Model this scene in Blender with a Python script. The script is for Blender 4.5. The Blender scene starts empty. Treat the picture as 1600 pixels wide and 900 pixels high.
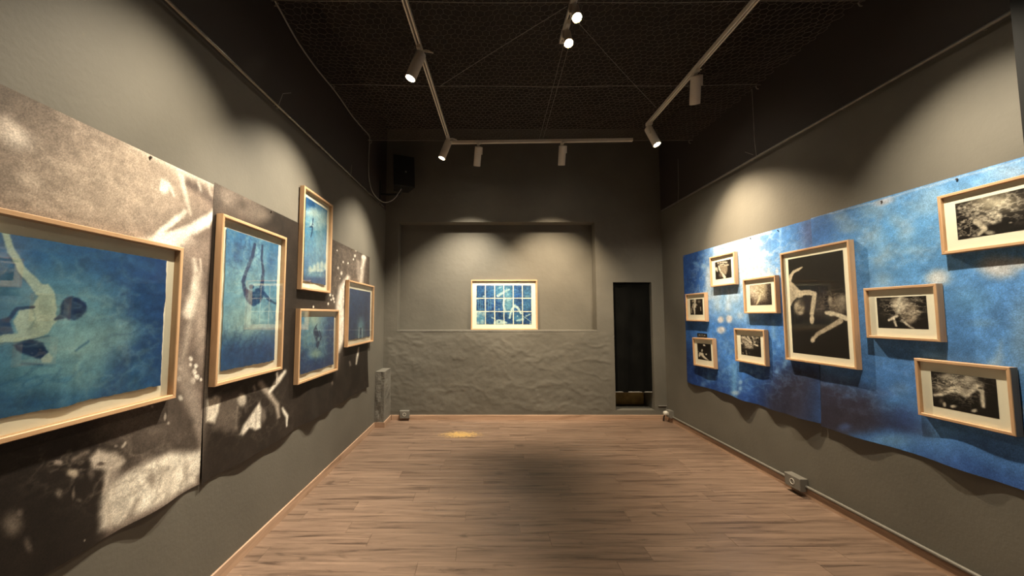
import bpy, math, random
import numpy as np
from mathutils import Vector, Matrix
random.seed(7)
rs = np.random.RandomState(11)
SC = bpy.context.scene
COL = SC.collection

# ------------------------------------------------------------------ camera
cam_d = bpy.data.cameras.new('camera')
cam_d.sensor_width = 36.0
cam_d.lens = 605.0 * 36.0 / 1600.0
cam_d.shift_x = 46.0 / 1600.0
cam_d.clip_start = 0.05
cam = bpy.data.objects.new('camera', cam_d)
COL.objects.link(cam)
cam.location = (0, 0, 1.5)
cam.rotation_euler = (math.radians(90) + math.atan2(42, 605), 0, 0)
SC.camera = cam
# ------------------------------------------------------------------ world, exposure
wd = bpy.data.worlds.new('world'); SC.world = wd
wd.use_nodes = True
wd.node_tree.nodes['Background'].inputs[0].default_value = (0.02, 0.018, 0.015, 1)
wd.node_tree.nodes['Background'].inputs[1].default_value = 0.3
SC.view_settings.view_transform = 'Standard'
SC.view_settings.look = 'None'
SC.view_settings.gamma = 1.0
SC.view_settings.use_curve_mapping = False
SC.view_settings.exposure = 1.33
POWER = 1.0        # common factor for all the track spotlights
WARM = (1.0, 0.87, 0.66)
WARMER = (1.0, 0.80, 0.54)

# ------------------------------------------------------------------ room measures (metres)
D = 5.664
XL, XR = -1.439, 2.649                      # wall corners at the back wall
TL, TR = 0.01649, -0.01484                  # both side walls close in a little towards the back
CEIL = 4.3
NEARY = -2.6
def unit(x, y):
    l = math.hypot(x, y); return Vector((x / l, y / l, 0))
DL, DR = unit(TL, 1), unit(TR, 1)
class Wall:
    """s: metres along the wall from the back corner (for the back wall: world x), z up, off: into the room"""
    def __init__(w, org, sdir, n): w.o, w.s, w.n = Vector(org), Vector(sdir), Vector(n)
    def p(w, s, z, off=0.0): return w.o + w.s * s + w.n * off + Vector((0, 0, z))
    def rot(w): return math.atan2(w.n.y, w.n.x) - math.pi / 2       # turns local +Y onto the wall normal
    def sx(w):                                                      # sign of local x against s
        x = w.n.cross(Vector((0, 0, 1))); return 1 if x.dot(w.s) > 0 else -1
WL = Wall((XL, D, 0), -DL, (DL.y, -DL.x, 0))
WR = Wall((XR, D, 0), -DR, (-DR.y, DR.x, 0))
WB = Wall((0, D, 0), (1, 0, 0), (0, -1, 0))

# ------------------------------------------------------------------ materials
MATS = {}
def nt(name):
    m = bpy.data.materials.new(name); m.use_nodes = True
    t = m.node_tree; b = t.nodes['Principled BSDF']; MATS[name] = m
    return m, t, b
def N(t, typ, **kw):
    n = t.nodes.new(typ)
    for k, v in kw.items():
        if k in n.inputs.keys() if hasattr(n.inputs, 'keys') else False: n.inputs[k].default_value = v
        else: setattr(n, k, v)
    return n
def L(t, a, b): t.links.new(a, b)
def srgb(c):
    f = lambda v: v / 12.92 if v <= 0.04045 else ((v + 0.055) / 1.055) ** 2.4
    return tuple(f(v / 255.0) for v in c)
def plain(name, col, rough=0.5, metal=0.0, var=0.12, scale=12.0, bump=0.0, bscale=60.0, spec=0.5):
    m, t, b = nt(name)
    b.inputs['Roughness'].default_value = rough; b.inputs['Metallic'].default_value = metal
    b.inputs['Specular IOR Level'].default_value = spec
    g = N(t, 'ShaderNodeNewGeometry')
    n = N(t, 'ShaderNodeTexNoise'); n.inputs['Scale'].default_value = scale; n.inputs['Detail'].default_value = 5
    L(t, g.outputs['Position'], n.inputs['Vector'])
    r = N(t, 'ShaderNodeValToRGB'); r.color_ramp.elements[0].position = 0.3; r.color_ramp.elements[1].position = 0.7
    r.color_ramp.elements[0].color = tuple(v * (1 - var) for v in col) + (1,)
    r.color_ramp.elements[1].color = tuple(min(1, v * (1 + var)) for v in col) + (1,)
    L(t, n.outputs['Fac'], r.inputs['Fac']); L(t, r.outputs['Color'], b.inputs['Base Color'])
    if bump:
        n2 = N(t, 'ShaderNodeTexNoise'); n2.inputs['Scale'].default_value = bscale; n2.inputs['Detail'].default_value = 6
        L(t, g.outputs['Position'], n2.inputs['Vector'])
        bp = N(t, 'ShaderNodeBump'); bp.inputs['Strength'].default_value = bump; bp.inputs['Distance'].default_value = 0.01
        L(t, n2.outputs['Fac'], bp.inputs['Height']); L(t, bp.outputs['Normal'], b.inputs['Normal'])
    return m
def emis(name, col, strength):
    m, t, b = nt(name)
    b.inputs['Base Color'].default_value = (0.8, 0.8, 0.8, 1)
    b.inputs['Emission Color'].default_value = col + (1,); b.inputs['Emission Strength'].default_value = strength
    return m
def wood(name, dark, light, scale, rough, axis='X', perobj=True, marks=False, bump=0.08):
    """long grain along the given world axis, shifted per object"""
    m, t, b = nt(name)
    b.inputs['Roughness'].default_value = rough
    g = N(t, 'ShaderNodeNewGeometry'); oi = N(t, 'ShaderNodeObjectInfo')
    mul = N(t, 'ShaderNodeMath', operation='MULTIPLY'); mul.inputs[1].default_value = 37.0
    L(t, oi.outputs['Random'], mul.inputs[0])
    cmb = N(t, 'ShaderNodeCombineXYZ'); L(t, mul.outputs[0], cmb.inputs[0]); L(t, mul.outputs[0], cmb.inputs[1])
    add = N(t, 'ShaderNodeVectorMath', operation='ADD')
    L(t, g.outputs['Position'], add.inputs[0])
    if perobj: L(t, cmb.outputs[0], add.inputs[1])
    mp = N(t, 'ShaderNodeMapping')
    st = {'X': (0.07, 1, 1), 'Y': (1, 0.07, 1), 'Z': (1, 1, 0.07)}[axis]
    mp.inputs['Scale'].default_value = tuple(v * scale for v in st)
    L(t, add.outputs[0], mp.inputs['Vector'])
    n = N(t, 'ShaderNodeTexNoise'); n.inputs['Scale'].default_value = 1.0; n.inputs['Detail'].default_value = 9; n.inputs['Roughness'].default_value = 0.68; n.inputs['Distortion'].default_value = 0.7
    L(t, mp.outputs['Vector'], n.inputs['Vector'])
    r = N(t, 'ShaderNodeValToRGB')
    e = r.color_ramp.elements; e[0].position = 0.33; e[1].position = 0.66
    e[0].color = dark + (1,); e[1].color = light + (1,)
    mid = r.color_ramp.elements.new(0.45); mid.color = tuple(d * 0.45 + l * 0.55 for d, l in zip(dark, light)) + (1,)
    L(t, n.outputs['Fac'], r.inputs['Fac'])
    out = r.outputs['Color']
    if perobj:
        mr = N(t, 'ShaderNodeMapRange'); mr.inputs[3].default_value = 0.88; mr.inputs[4].default_value = 1.10
        L(t, oi.outputs['Random'], mr.inputs[0])
        mx = N(t, 'ShaderNodeVectorMath', operation='SCALE'); L(t, out, mx.inputs[0]); L(t, mr.outputs[0], mx.inputs['Scale'])
        out = mx.outputs[0]
    if marks:
        # knots
        mk = N(t, 'ShaderNodeMapping'); mk.inputs['Scale'].default_value = (2.2, 7.0, 1)
        L(t, add.outputs[0], mk.inputs['Vector'])
        v = N(t, 'ShaderNodeTexNoise'); v.inputs['Scale'].default_value = 1.6; v.inputs['Detail'].default_value = 3; v.inputs['Distortion'].default_value = 1.5
        L(t, mk.outputs['Vector'], v.inputs['Vector'])
        kr = N(t, 'ShaderNodeMapRange'); kr.inputs[1].default_value = 0.64; kr.inputs[2].default_value = 0.74
        L(t, v.outputs['Fac'], kr.inputs[0])
        km = N(t, 'ShaderNodeMath', operation='MULTIPLY'); km.inputs[1].default_value = 0.55; L(t, kr.outputs[0], km.inputs[0])
        mk2 = N(t, 'ShaderNodeMix', data_type='RGBA'); L(t, km.outputs[0], mk2.inputs['Factor']); L(t, out, mk2.inputs['A']); mk2.inputs['B'].default_value = tuple(d * 0.5 for d in dark) + (1,)
        out = mk2.outputs['Result']
        # a yellow patch near the far wall
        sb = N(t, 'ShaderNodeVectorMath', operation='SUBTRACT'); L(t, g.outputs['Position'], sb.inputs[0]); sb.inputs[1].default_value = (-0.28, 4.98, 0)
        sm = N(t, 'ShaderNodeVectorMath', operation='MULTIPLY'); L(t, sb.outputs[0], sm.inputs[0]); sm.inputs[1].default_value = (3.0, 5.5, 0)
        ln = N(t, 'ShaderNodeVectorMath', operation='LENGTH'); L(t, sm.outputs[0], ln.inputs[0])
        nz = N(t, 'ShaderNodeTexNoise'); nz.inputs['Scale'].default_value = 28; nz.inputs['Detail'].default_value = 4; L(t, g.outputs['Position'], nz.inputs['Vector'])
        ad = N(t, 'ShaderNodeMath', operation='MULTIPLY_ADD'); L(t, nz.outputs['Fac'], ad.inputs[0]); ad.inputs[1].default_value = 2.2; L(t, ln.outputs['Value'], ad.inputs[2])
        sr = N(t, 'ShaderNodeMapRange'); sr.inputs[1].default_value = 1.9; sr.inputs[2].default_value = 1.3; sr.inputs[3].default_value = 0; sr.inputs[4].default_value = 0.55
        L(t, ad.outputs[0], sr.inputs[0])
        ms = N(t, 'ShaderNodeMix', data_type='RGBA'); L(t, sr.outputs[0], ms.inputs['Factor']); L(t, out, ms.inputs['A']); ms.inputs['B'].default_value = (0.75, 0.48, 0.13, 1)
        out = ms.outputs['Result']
    L(t, out, b.inputs['Base Color'])
    bp = N(t, 'ShaderNodeBump'); bp.inputs['Strength'].default_value = bump; bp.inputs['Distance'].default_value = 0.004
    L(t, n.outputs['Fac'], bp.inputs['Height']); L(t, bp.outputs['Normal'], b.inputs['Normal'])
    return m
def printed(name, grain, gscale, rough=0.55):
    """photographic print: colour from the painted attribute, plus photographic grain"""
    m, t, b = nt(name)
    b.inputs['Roughness'].default_value = rough; b.inputs['Specular IOR Level'].default_value = 0.3
    at = N(t, 'ShaderNodeAttribute'); at.attribute_name = 'Col'
    out = at.outputs['Color']
    if grain:
        g = N(t, 'ShaderNodeNewGeometry')
        n = N(t, 'ShaderNodeTexNoise'); n.inputs['Scale'].default_value = gscale; n.inputs['Detail'].default_value = 3; n.inputs['Roughness'].default_value = 0.7
        L(t, g.outputs['Position'], n.inputs['Vector'])
        mr = N(t, 'ShaderNodeMapRange'); mr.inputs[1].default_value = 0.3; mr.inputs[2].default_value = 0.7; mr.inputs[3].default_value = 1 - grain; mr.inputs[4].default_value = 1 + grain
        L(t, n.outputs['Fac'], mr.inputs[0])
        mx = N(t, 'ShaderNodeVectorMath', operation='SCALE'); L(t, out, mx.inputs[0]); L(t, mr.outputs[0], mx.inputs['Scale'])
        out = mx.outputs[0]
    L(t, out, b.inputs['Base Color'])
    return m
def pane(name, refl=1.0):
    m = bpy.data.materials.new(name); m.use_nodes = True; t = m.node_tree; t.nodes.clear()
    o = N(t, 'ShaderNodeOutputMaterial'); mx = N(t, 'ShaderNodeMixShader')
    lw = N(t, 'ShaderNodeLayerWeight'); lw.inputs['Blend'].default_value = 0.5
    pw = N(t, 'ShaderNodeMath', operation='POWER'); pw.inputs[1].default_value = 4.0; L(t, lw.outputs['Facing'], pw.inputs[0])
    fr = N(t, 'ShaderNodeMath', operation='MULTIPLY_ADD'); fr.inputs[1].default_value = 0.95 * refl; fr.inputs[2].default_value = 0.032 * refl; L(t, pw.outputs[0], fr.inputs[0])
    tr = N(t, 'ShaderNodeBsdfTransparent'); tr.inputs[0].default_value = (0.98, 0.99, 0.985, 1)
    gl = N(t, 'ShaderNodeBsdfGlossy'); gl.inputs['Roughness'].default_value = 0.0
    L(t, fr.outputs[0], mx.inputs[0]); L(t, tr.outputs[0], mx.inputs[1]); L(t, gl.outputs[0], mx.inputs[2]); L(t, mx.outputs[0], o.inputs['Surface'])
    MATS[name] = m; return m
def wallmat(name, col, bump, bscale, var=0.10, line=None):
    m = plain(name, col, 0.62, 0, var, 2.2, bump, bscale, 0.35)
    if line is None: return m
    # above the hanging rail the wall is painted a very dark brown
    t = m.node_tree; b = t.nodes['Principled BSDF']; src = b.inputs['Base Color'].links[0].from_socket
    g = N(t, 'ShaderNodeNewGeometry'); sp = N(t, 'ShaderNodeSeparateXYZ'); L(t, g.outputs['Position'], sp.inputs[0])
    ed = N(t, 'ShaderNodeMath', operation='MULTIPLY_ADD'); L(t, sp.outputs['Y'], ed.inputs[0]); ed.inputs[1].default_value = -line[1]; L(t, sp.outputs['Z'], ed.inputs[2])
    mr = N(t, 'ShaderNodeMapRange'); mr.inputs[1].default_value = line[0]; mr.inputs[2].default_value = line[0] + 0.006; L(t, ed.outputs[0], mr.inputs[0])
    mx = N(t, 'ShaderNodeMix', data_type='RGBA'); L(t, mr.outputs[0], mx.inputs['Factor']); L(t, src, mx.inputs['A']); mx.inputs['B'].default_value = (0.048, 0.039, 0.036, 1)
    L(t, mx.outputs['Result'], b.inputs['Base Color'])
    return m

M_WALL = wallmat('painted_plaster', (0.142, 0.132, 0.111), 0.10, 45)
M_WALL_L = wallmat('two_tone_plaster_left', (0.142, 0.132, 0.111), 0.10, 45, 0.10, (2.934, 0.0196))
M_WALL_R = wallmat('two_tone_plaster_right', (0.142, 0.132, 0.111), 0.10, 45, 0.10, (3.026, 0.0))
M_WALLB = wallmat('rough_painted_plaster', (0.142, 0.132, 0.111), 0.30, 16)
M_STUB = wallmat('rough_concrete', (0.165, 0.155, 0.135), 0.55, 40, 0.18)
M_CEIL = plain('black_ceiling', (0.030, 0.024, 0.020), 0.9, var=0.3)
M_BLACK = plain('black_paint', (0.0025, 0.0025, 0.0025), 0.95, var=0.2)
M_CLOTH = plain('black_cloth', (0.004, 0.004, 0.0035), 0.95, var=0.4, scale=5, bump=0.3, bscale=200, spec=0.1)
M_SPK = plain('black_plastic', (0.008, 0.008, 0.008), 0.5, var=0.2)
M_GRILLE = plain('speaker_mesh', (0.012, 0.012, 0.012), 0.6, 0.3, 0.5, 300, 0.6, 500)
M_WHITE = plain('white_enamel', (0.80, 0.73, 0.63), 0.45, var=0.05)
M_STEEL = plain('galvanised_wire', (0.34, 0.31, 0.27), 0.45, 0.3, 0.25, 30)
M_NET = plain('netting_wire', (0.24, 0.20, 0.165), 0.5, 0.25, 0.3, 30)
M_RAIL = plain('dark_metal_rail', (0.30, 0.28, 0.25), 0.26, 0.7, 0.15, 20)
M_SILVER = plain('grey_metal_rail', (0.24, 0.23, 0.21), 0.4, 0.5, 0.15, 20)
M_CABLE = plain('grey_cable', (0.30, 0.29, 0.265), 0.5, var=0.1)
M_GREY = plain('grey_plastic', (0.17, 0.16, 0.14), 0.5, var=0.1)
M_SOCK = plain('white_plastic', (0.75, 0.72, 0.66), 0.4, var=0.03)
M_OAK = wood('oak_frame', (0.44, 0.25, 0.125), (0.64, 0.41, 0.235), 26, 0.5, 'Y')
M_OAKZ = wood('oak_frame_upright', (0.44, 0.25, 0.125), (0.64, 0.41, 0.235), 26, 0.5, 'Z')
M_MOUNT = plain('cream_mount_board', (0.90, 0.83, 0.67), 0.8, var=0.02)
M_PAPER = plain('deckled_paper', (0.80, 0.72, 0.56), 0.85, var=0.05, scale=40)
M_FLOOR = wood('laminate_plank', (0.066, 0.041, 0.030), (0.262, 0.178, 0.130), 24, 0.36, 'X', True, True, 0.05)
M_SUB = plain('dark_joint', (0.05, 0.03, 0.02), 0.8)
M_BASE = wood('skirting_wood_y', (0.22, 0.13, 0.08), (0.50, 0.33, 0.23), 20, 0.42, 'Y', False)
M_BASEX = wood('skirting_wood_x', (0.22, 0.13, 0.08), (0.50, 0.33, 0.23), 20, 0.42, 'X', False)
M_OLIVE = plain('olive_board', (0.42, 0.30, 0.11), 0.7, var=0.3, scale=9)
M_MURAL_G = printed('grey_mural_print', 0.30, 170)
M_MURAL_B = printed('blue_mural_print', 0.30, 170)
M_PRINT = printed('photo_print', 0.06, 160, 0.5)
M_GLASS = pane('picture_glass')
M_GLASS_AR = pane('low_reflection_glass', 0.25)
M_LENS = emis('lamp_lens', (1.0, 0.88, 0.66), 30.0)
M_BULB = emis('bare_lamp_lens', (1.0, 0.84, 0.56), 120.0)
M_GOLD = plain('gold_reflector', (0.75, 0.50, 0.14), 0.3, 0.6, 0.05)
M_PIN = plain('steel_pin', (0.16, 0.14, 0.13), 0.3, 0.6, 0.05)
M_CARD = plain('black_card', (0.01, 0.01, 0.011), 0.5, var=0.1)
M_INK = plain('grey_print_ink', (0.25, 0.25, 0.25), 0.6, var=0.05)

# ------------------------------------------------------------------ mesh helpers
def smoothline(P, n=6):
    out = []
    for i in range(len(P) - 1):
        p0, p1, p2, p3 = P[max(i-1,0)], P[i], P[i+1], P[min(i+2, len(P)-1)]
        for k in range(n):
            t = k / n; out.append(0.5 * ((2*p1) + (p2-p0)*t + (2*p0-5*p1+4*p2-p3)*t*t + (3*p1-p0-3*p2+p3)*t*t*t))
    out.append(P[-1]); return out
class MB:
    def __init__(s): s.v, s.f = [], []
    def add(s, vs, fs):
        o = len(s.v); s.v += [tuple(v) for v in vs]; s.f += [tuple(i + o for i in f) for f in fs]; return s
    def box(s, x0, x1, y0, y1, z0, z1):
        return s.add([(x0,y0,z0),(x1,y0,z0),(x1,y1,z0),(x0,y1,z0),(x0,y0,z1),(x1,y0,z1),(x1,y1,z1),(x0,y1,z1)],
                     [(3,2,1,0),(4,5,6,7),(0,1,5,4),(1,2,6,5),(2,3,7,6),(3,0,4,7)])
    def bbox(s, x0, x1, y0, y1, z0, z1, c):
        """box whose +Y face is chamfered by c"""
        return s.add([(x0,y0,z0),(x1,y0,z0),(x1,y0,z1),(x0,y0,z1),(x0,y1-c,z0),(x1,y1-c,z0),(x1,y1-c,z1),(x0,y1-c,z1),
                      (x0+c,y1,z0+c),(x1-c,y1,z0+c),(x1-c,y1,z1-c),(x0+c,y1,z1-c)],
                     [(0,1,2,3),(0,4,5,1),(1,5,6,2),(2,6,7,3),(3,7,4,0),(4,8,9,5),(5,9,10,6),(6,10,11,7),(7,11,8,4),(8,11,10,9)])
    def prism(s, quad8):
        return s.add(quad8, [(3,2,1,0),(4,5,6,7),(0,1,5,4),(1,2,6,5),(2,3,7,6),(3,0,4,7)])
    def tube(s, pts, r, n=8, cap=True):
        pts = [Vector(p) for p in pts]; m = len(pts); rr = r if isinstance(r, (list, tuple)) else [r] * m
        base = len(s.v); prev = None
        for i, p in enumerate(pts):
            d = (pts[min(i + 1, m - 1)] - pts[max(i - 1, 0)])
            if d.length < 1e-9: d = Vector((0, 0, 1))
            d.normalize()
            if prev is None:
                a = Vector((0, 0, 1)) if abs(d.z) < 0.9 else Vector((1, 0, 0))
                u = d.cross(a).normalized()
            else: u = (prev - d * prev.dot(d)).normalized()
            prev = u; w = d.cross(u)
            for k in range(n):
                t = 2 * math.pi * k / n
                s.v.append(tuple(p + (u * math.cos(t) + w * math.sin(t)) * rr[i]))
        for i in range(m - 1):
            for k in range(n):
                a = base + i * n + k; b = base + i * n + (k + 1) % n
                s.f.append((a, b, b + n, a + n))
        if cap:
            s.f.append(tuple(base + k for k in reversed(range(n)))); s.f.append(tuple(base + (m - 1) * n + k for k in range(n)))
        return s
    def lathe(s, prof, n=24, org=(0, 0, 0), axis='Z'):
        """profile of (r, h)"""
        base = len(s.v)
        for r, h in prof:
            for k in range(n):
                t = 2 * math.pi * k / n
                s.v.append((org[0] + r * math.cos(t), org[1] + r * math.sin(t), org[2] + h))
        for i in range(len(prof) - 1):
            for k in range(n):
                a = base + i * n + k; b = base + i * n + (k + 1) % n
                s.f.append((a, b, b + n, a + n))
        return s
    def mesh(s, name):
        m = bpy.data.meshes.new(name); m.from_pydata(s.v, [], s.f); m.validate(); m.update(); return m
    def build(s, name, mat, parent=None, smooth=False):
        me = s.mesh(name)
        if smooth:
            me.polygons.foreach_set('use_smooth', [True] * len(me.polygons))
            try: me.set_sharp_from_angle(angle=math.radians(40))
            except Exception: pass
        return obj(name, me, mat, parent)
def obj(name, me, mat, parent=None):
    o = bpy.data.objects.new(name, me); COL.objects.link(o)
    if me is not None and mat is not None and not me.materials: me.materials.append(mat)
    if parent is not None: o.parent = parent
    return o
def empty(name, loc, rz=0.0):
    o = bpy.data.objects.new(name, None); COL.objects.link(o); o.location = loc; o.rotation_euler = (0, 0, rz); o.empty_display_size = 0.1
    return o
def tag(o, label, cat, group=None, kind=None):
    o['label'] = label; o['category'] = cat
    if group: o['group'] = group
    if kind: o['kind'] = kind
    return o
def struct(o, label=None, cat=None):
    o['kind'] = 'structure'
    if label: o['label'] = label
    if cat: o['category'] = cat
    return o

# ------------------------------------------------------------------ noise and painting
def vnoise(x, y, seed):
    r = np.random.RandomState(seed); T = r.rand(256, 256)
    xi = np.floor(x).astype(int); yi = np.floor(y).astype(int); fx = x - xi; fy = y - yi
    fx = fx * fx * (3 - 2 * fx); fy = fy * fy * (3 - 2 * fy)
    g = lambda a, b: T[a % 256, b % 256]
    return (g(xi, yi) * (1 - fx) + g(xi + 1, yi) * fx) * (1 - fy) + (g(xi, yi + 1) * (1 - fx) + g(xi + 1, yi + 1) * fx) * fy
def fbm(x, y, seed, oct=5, gain=0.55):
    a, s, t = 1.0, 0.0, 0.0
    for i in range(oct):
        s = s + a * (vnoise(x, y, seed + i) - 0.5); t += a; a *= gain; x = x * 2.03 + 7.1; y = y * 2.03 + 3.7
    return s / t * 2
def smooth(a, b, x):
    t = np.clip((x - a) / (b - a + 1e-9), 0, 1); return t * t * (3 - 2 * t)
def segdist(X, Y, ax, ay, bx, by):
    dx, dy = bx - ax, by - ay; l = dx * dx + dy * dy + 1e-12
    t = np.clip(((X - ax) * dx + (Y - ay) * dy) / l, 0, 1)
    return np.hypot(X - ax - t * dx, Y - ay - t * dy), t
def paint(U, V, base, ops, seed, warp=0.0, wscale=9.0, mottle=0.12, mscale=10.0, tex=0.2, tscale=40.0, speck=0.0, sat=1.0, gain=1.0, dye=(1, 1, 1)):
    """U, V: places on the sheet in metres along and up the wall; returns linear rgb"""
    n = U.size
    C = np.tile(np.array(base, float), (n, 1))
    C *= (1 + mottle * fbm(U * mscale, V * mscale, seed + 50, 6, 0.65))[:, None]
    u = U + warp * fbm(U * wscale, V * wscale, seed, 6, 0.7); v = V + warp * fbm(U * wscale + 40, V * wscale + 11, seed + 9, 6, 0.7)
    for op in ops:
        if op[0] in 'bc':
            _, cx, cz, a, b, c, d, soft, col, al = op[:10]
            du, dv = u - cx, v - cz
            q = np.hypot(a * du + b * dv, c * du + d * dv)
            A = 1 - smooth(max(0.0, 1 - soft), 1 + soft, q)
            if op[0] == 'c':            # rippling light in the pictured water
                w1 = fbm(U * op[10], V * op[10] * 1.6, seed + 13 + int(cx * 100) % 50, 4, 0.6)
                A = A * (1 - np.minimum(1, np.abs(w1) * 4.5)) ** 1.5
        else:
            _, pts, kx, kz, soft, col, al = op
            P = [(p[0] * kx, p[1] * kz) + tuple(p[2:]) for p in pts]
            X, Y = u * kx, v * kz
            rad = max([p[2] for p in P]) if op[0] == 's' else 0
            mg = rad + soft * 1.5 + 1
            xs = [p[0] for p in P]; ys = [p[1] for p in P]
            idx = np.where((X > min(xs) - mg) & (X < max(xs) + mg) & (Y > min(ys) - mg) & (Y < max(ys) + mg))[0]
            if idx.size == 0: continue
            X, Y = X[idx], Y[idx]
            if op[0] == 's':
                dd = np.full(idx.size, 1e9)
                for p, q in zip(P[:-1], P[1:]):
                    d0, t0 = segdist(X, Y, p[0], p[1], q[0], q[1]); dd = np.minimum(dd, d0 - (p[2] + (q[2] - p[2]) * t0))
            else:
                dd = np.full(idx.size, 1e9); ins = np.zeros(idx.size, bool)
                for p, q in zip(P, P[1:] + P[:1]):
                    d0, t0 = segdist(X, Y, p[0], p[1], q[0], q[1]); dd = np.minimum(dd, d0)
                    cr = (p[1] > Y) != (q[1] > Y)
                    if abs(q[1] - p[1]) > 1e-12: ins ^= cr & (X < (q[0] - p[0]) * (Y - p[1]) / (q[1] - p[1]) + p[0])
                dd = np.where(ins, -dd, dd)
            A = np.zeros(n); A[idx] = 1 - smooth(-soft, soft, dd)
        A = (A * al)[:, None]
        C = C * (1 - A) + np.array(col, float) * A
    C *= (1 + tex * fbm(U * tscale, V * tscale, seed + 77, 5, 0.75))[:, None]
    if speck: C *= (1 + speck * (np.random.RandomState(seed).rand(n) - 0.5) * 2)[:, None]
    g = C.mean(1, keepdims=True); C = (g + (C - g) * sat) * gain * np.array(dye)
    C = np.clip(C, 0, 255) / 255.0
    C = np.where(C <= 0.04045, C / 12.92, ((C + 0.055) / 1.055) ** 2.4)
    return C
def gridmesh(name, co, nx, ny, cols=None, flip=False):
    """co: (ny*nx, 3); rows are y"""
    me = bpy.data.meshes.new(name)
    i = np.arange(nx - 1)[None, :] + nx * np.arange(ny - 1)[:, None]
    q = np.stack([i, i + 1, i + 1 + nx, i + nx], -1).reshape(-1, 4)
    if flip: q = q[:, ::-1]
    nf = q.shape[0]
    me.vertices.add(nx * ny); me.vertices.foreach_set('co', np.ascontiguousarray(co, dtype=np.float32).ravel())
    me.loops.add(nf * 4); me.loops.foreach_set('vertex_index', np.ascontiguousarray(q, dtype=np.int32).ravel())
    me.polygons.add(nf); me.polygons.foreach_set('loop_start', np.arange(nf, dtype=np.int32) * 4)
    try: me.polygons.foreach_set('loop_total', np.full(nf, 4, dtype=np.int32))
    except Exception: pass
    me.update(calc_edges=True)
    me.polygons.foreach_set('use_smooth', np.ones(nf, dtype=bool))
    if cols is not None:
        at = me.attributes.new('Col', 'FLOAT_COLOR', 'POINT')
        at.data.foreach_set('color', np.ascontiguousarray(np.concatenate([cols, np.ones((cols.shape[0], 1))], 1), dtype=np.float32).ravel())
    me.validate()
    return me
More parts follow.
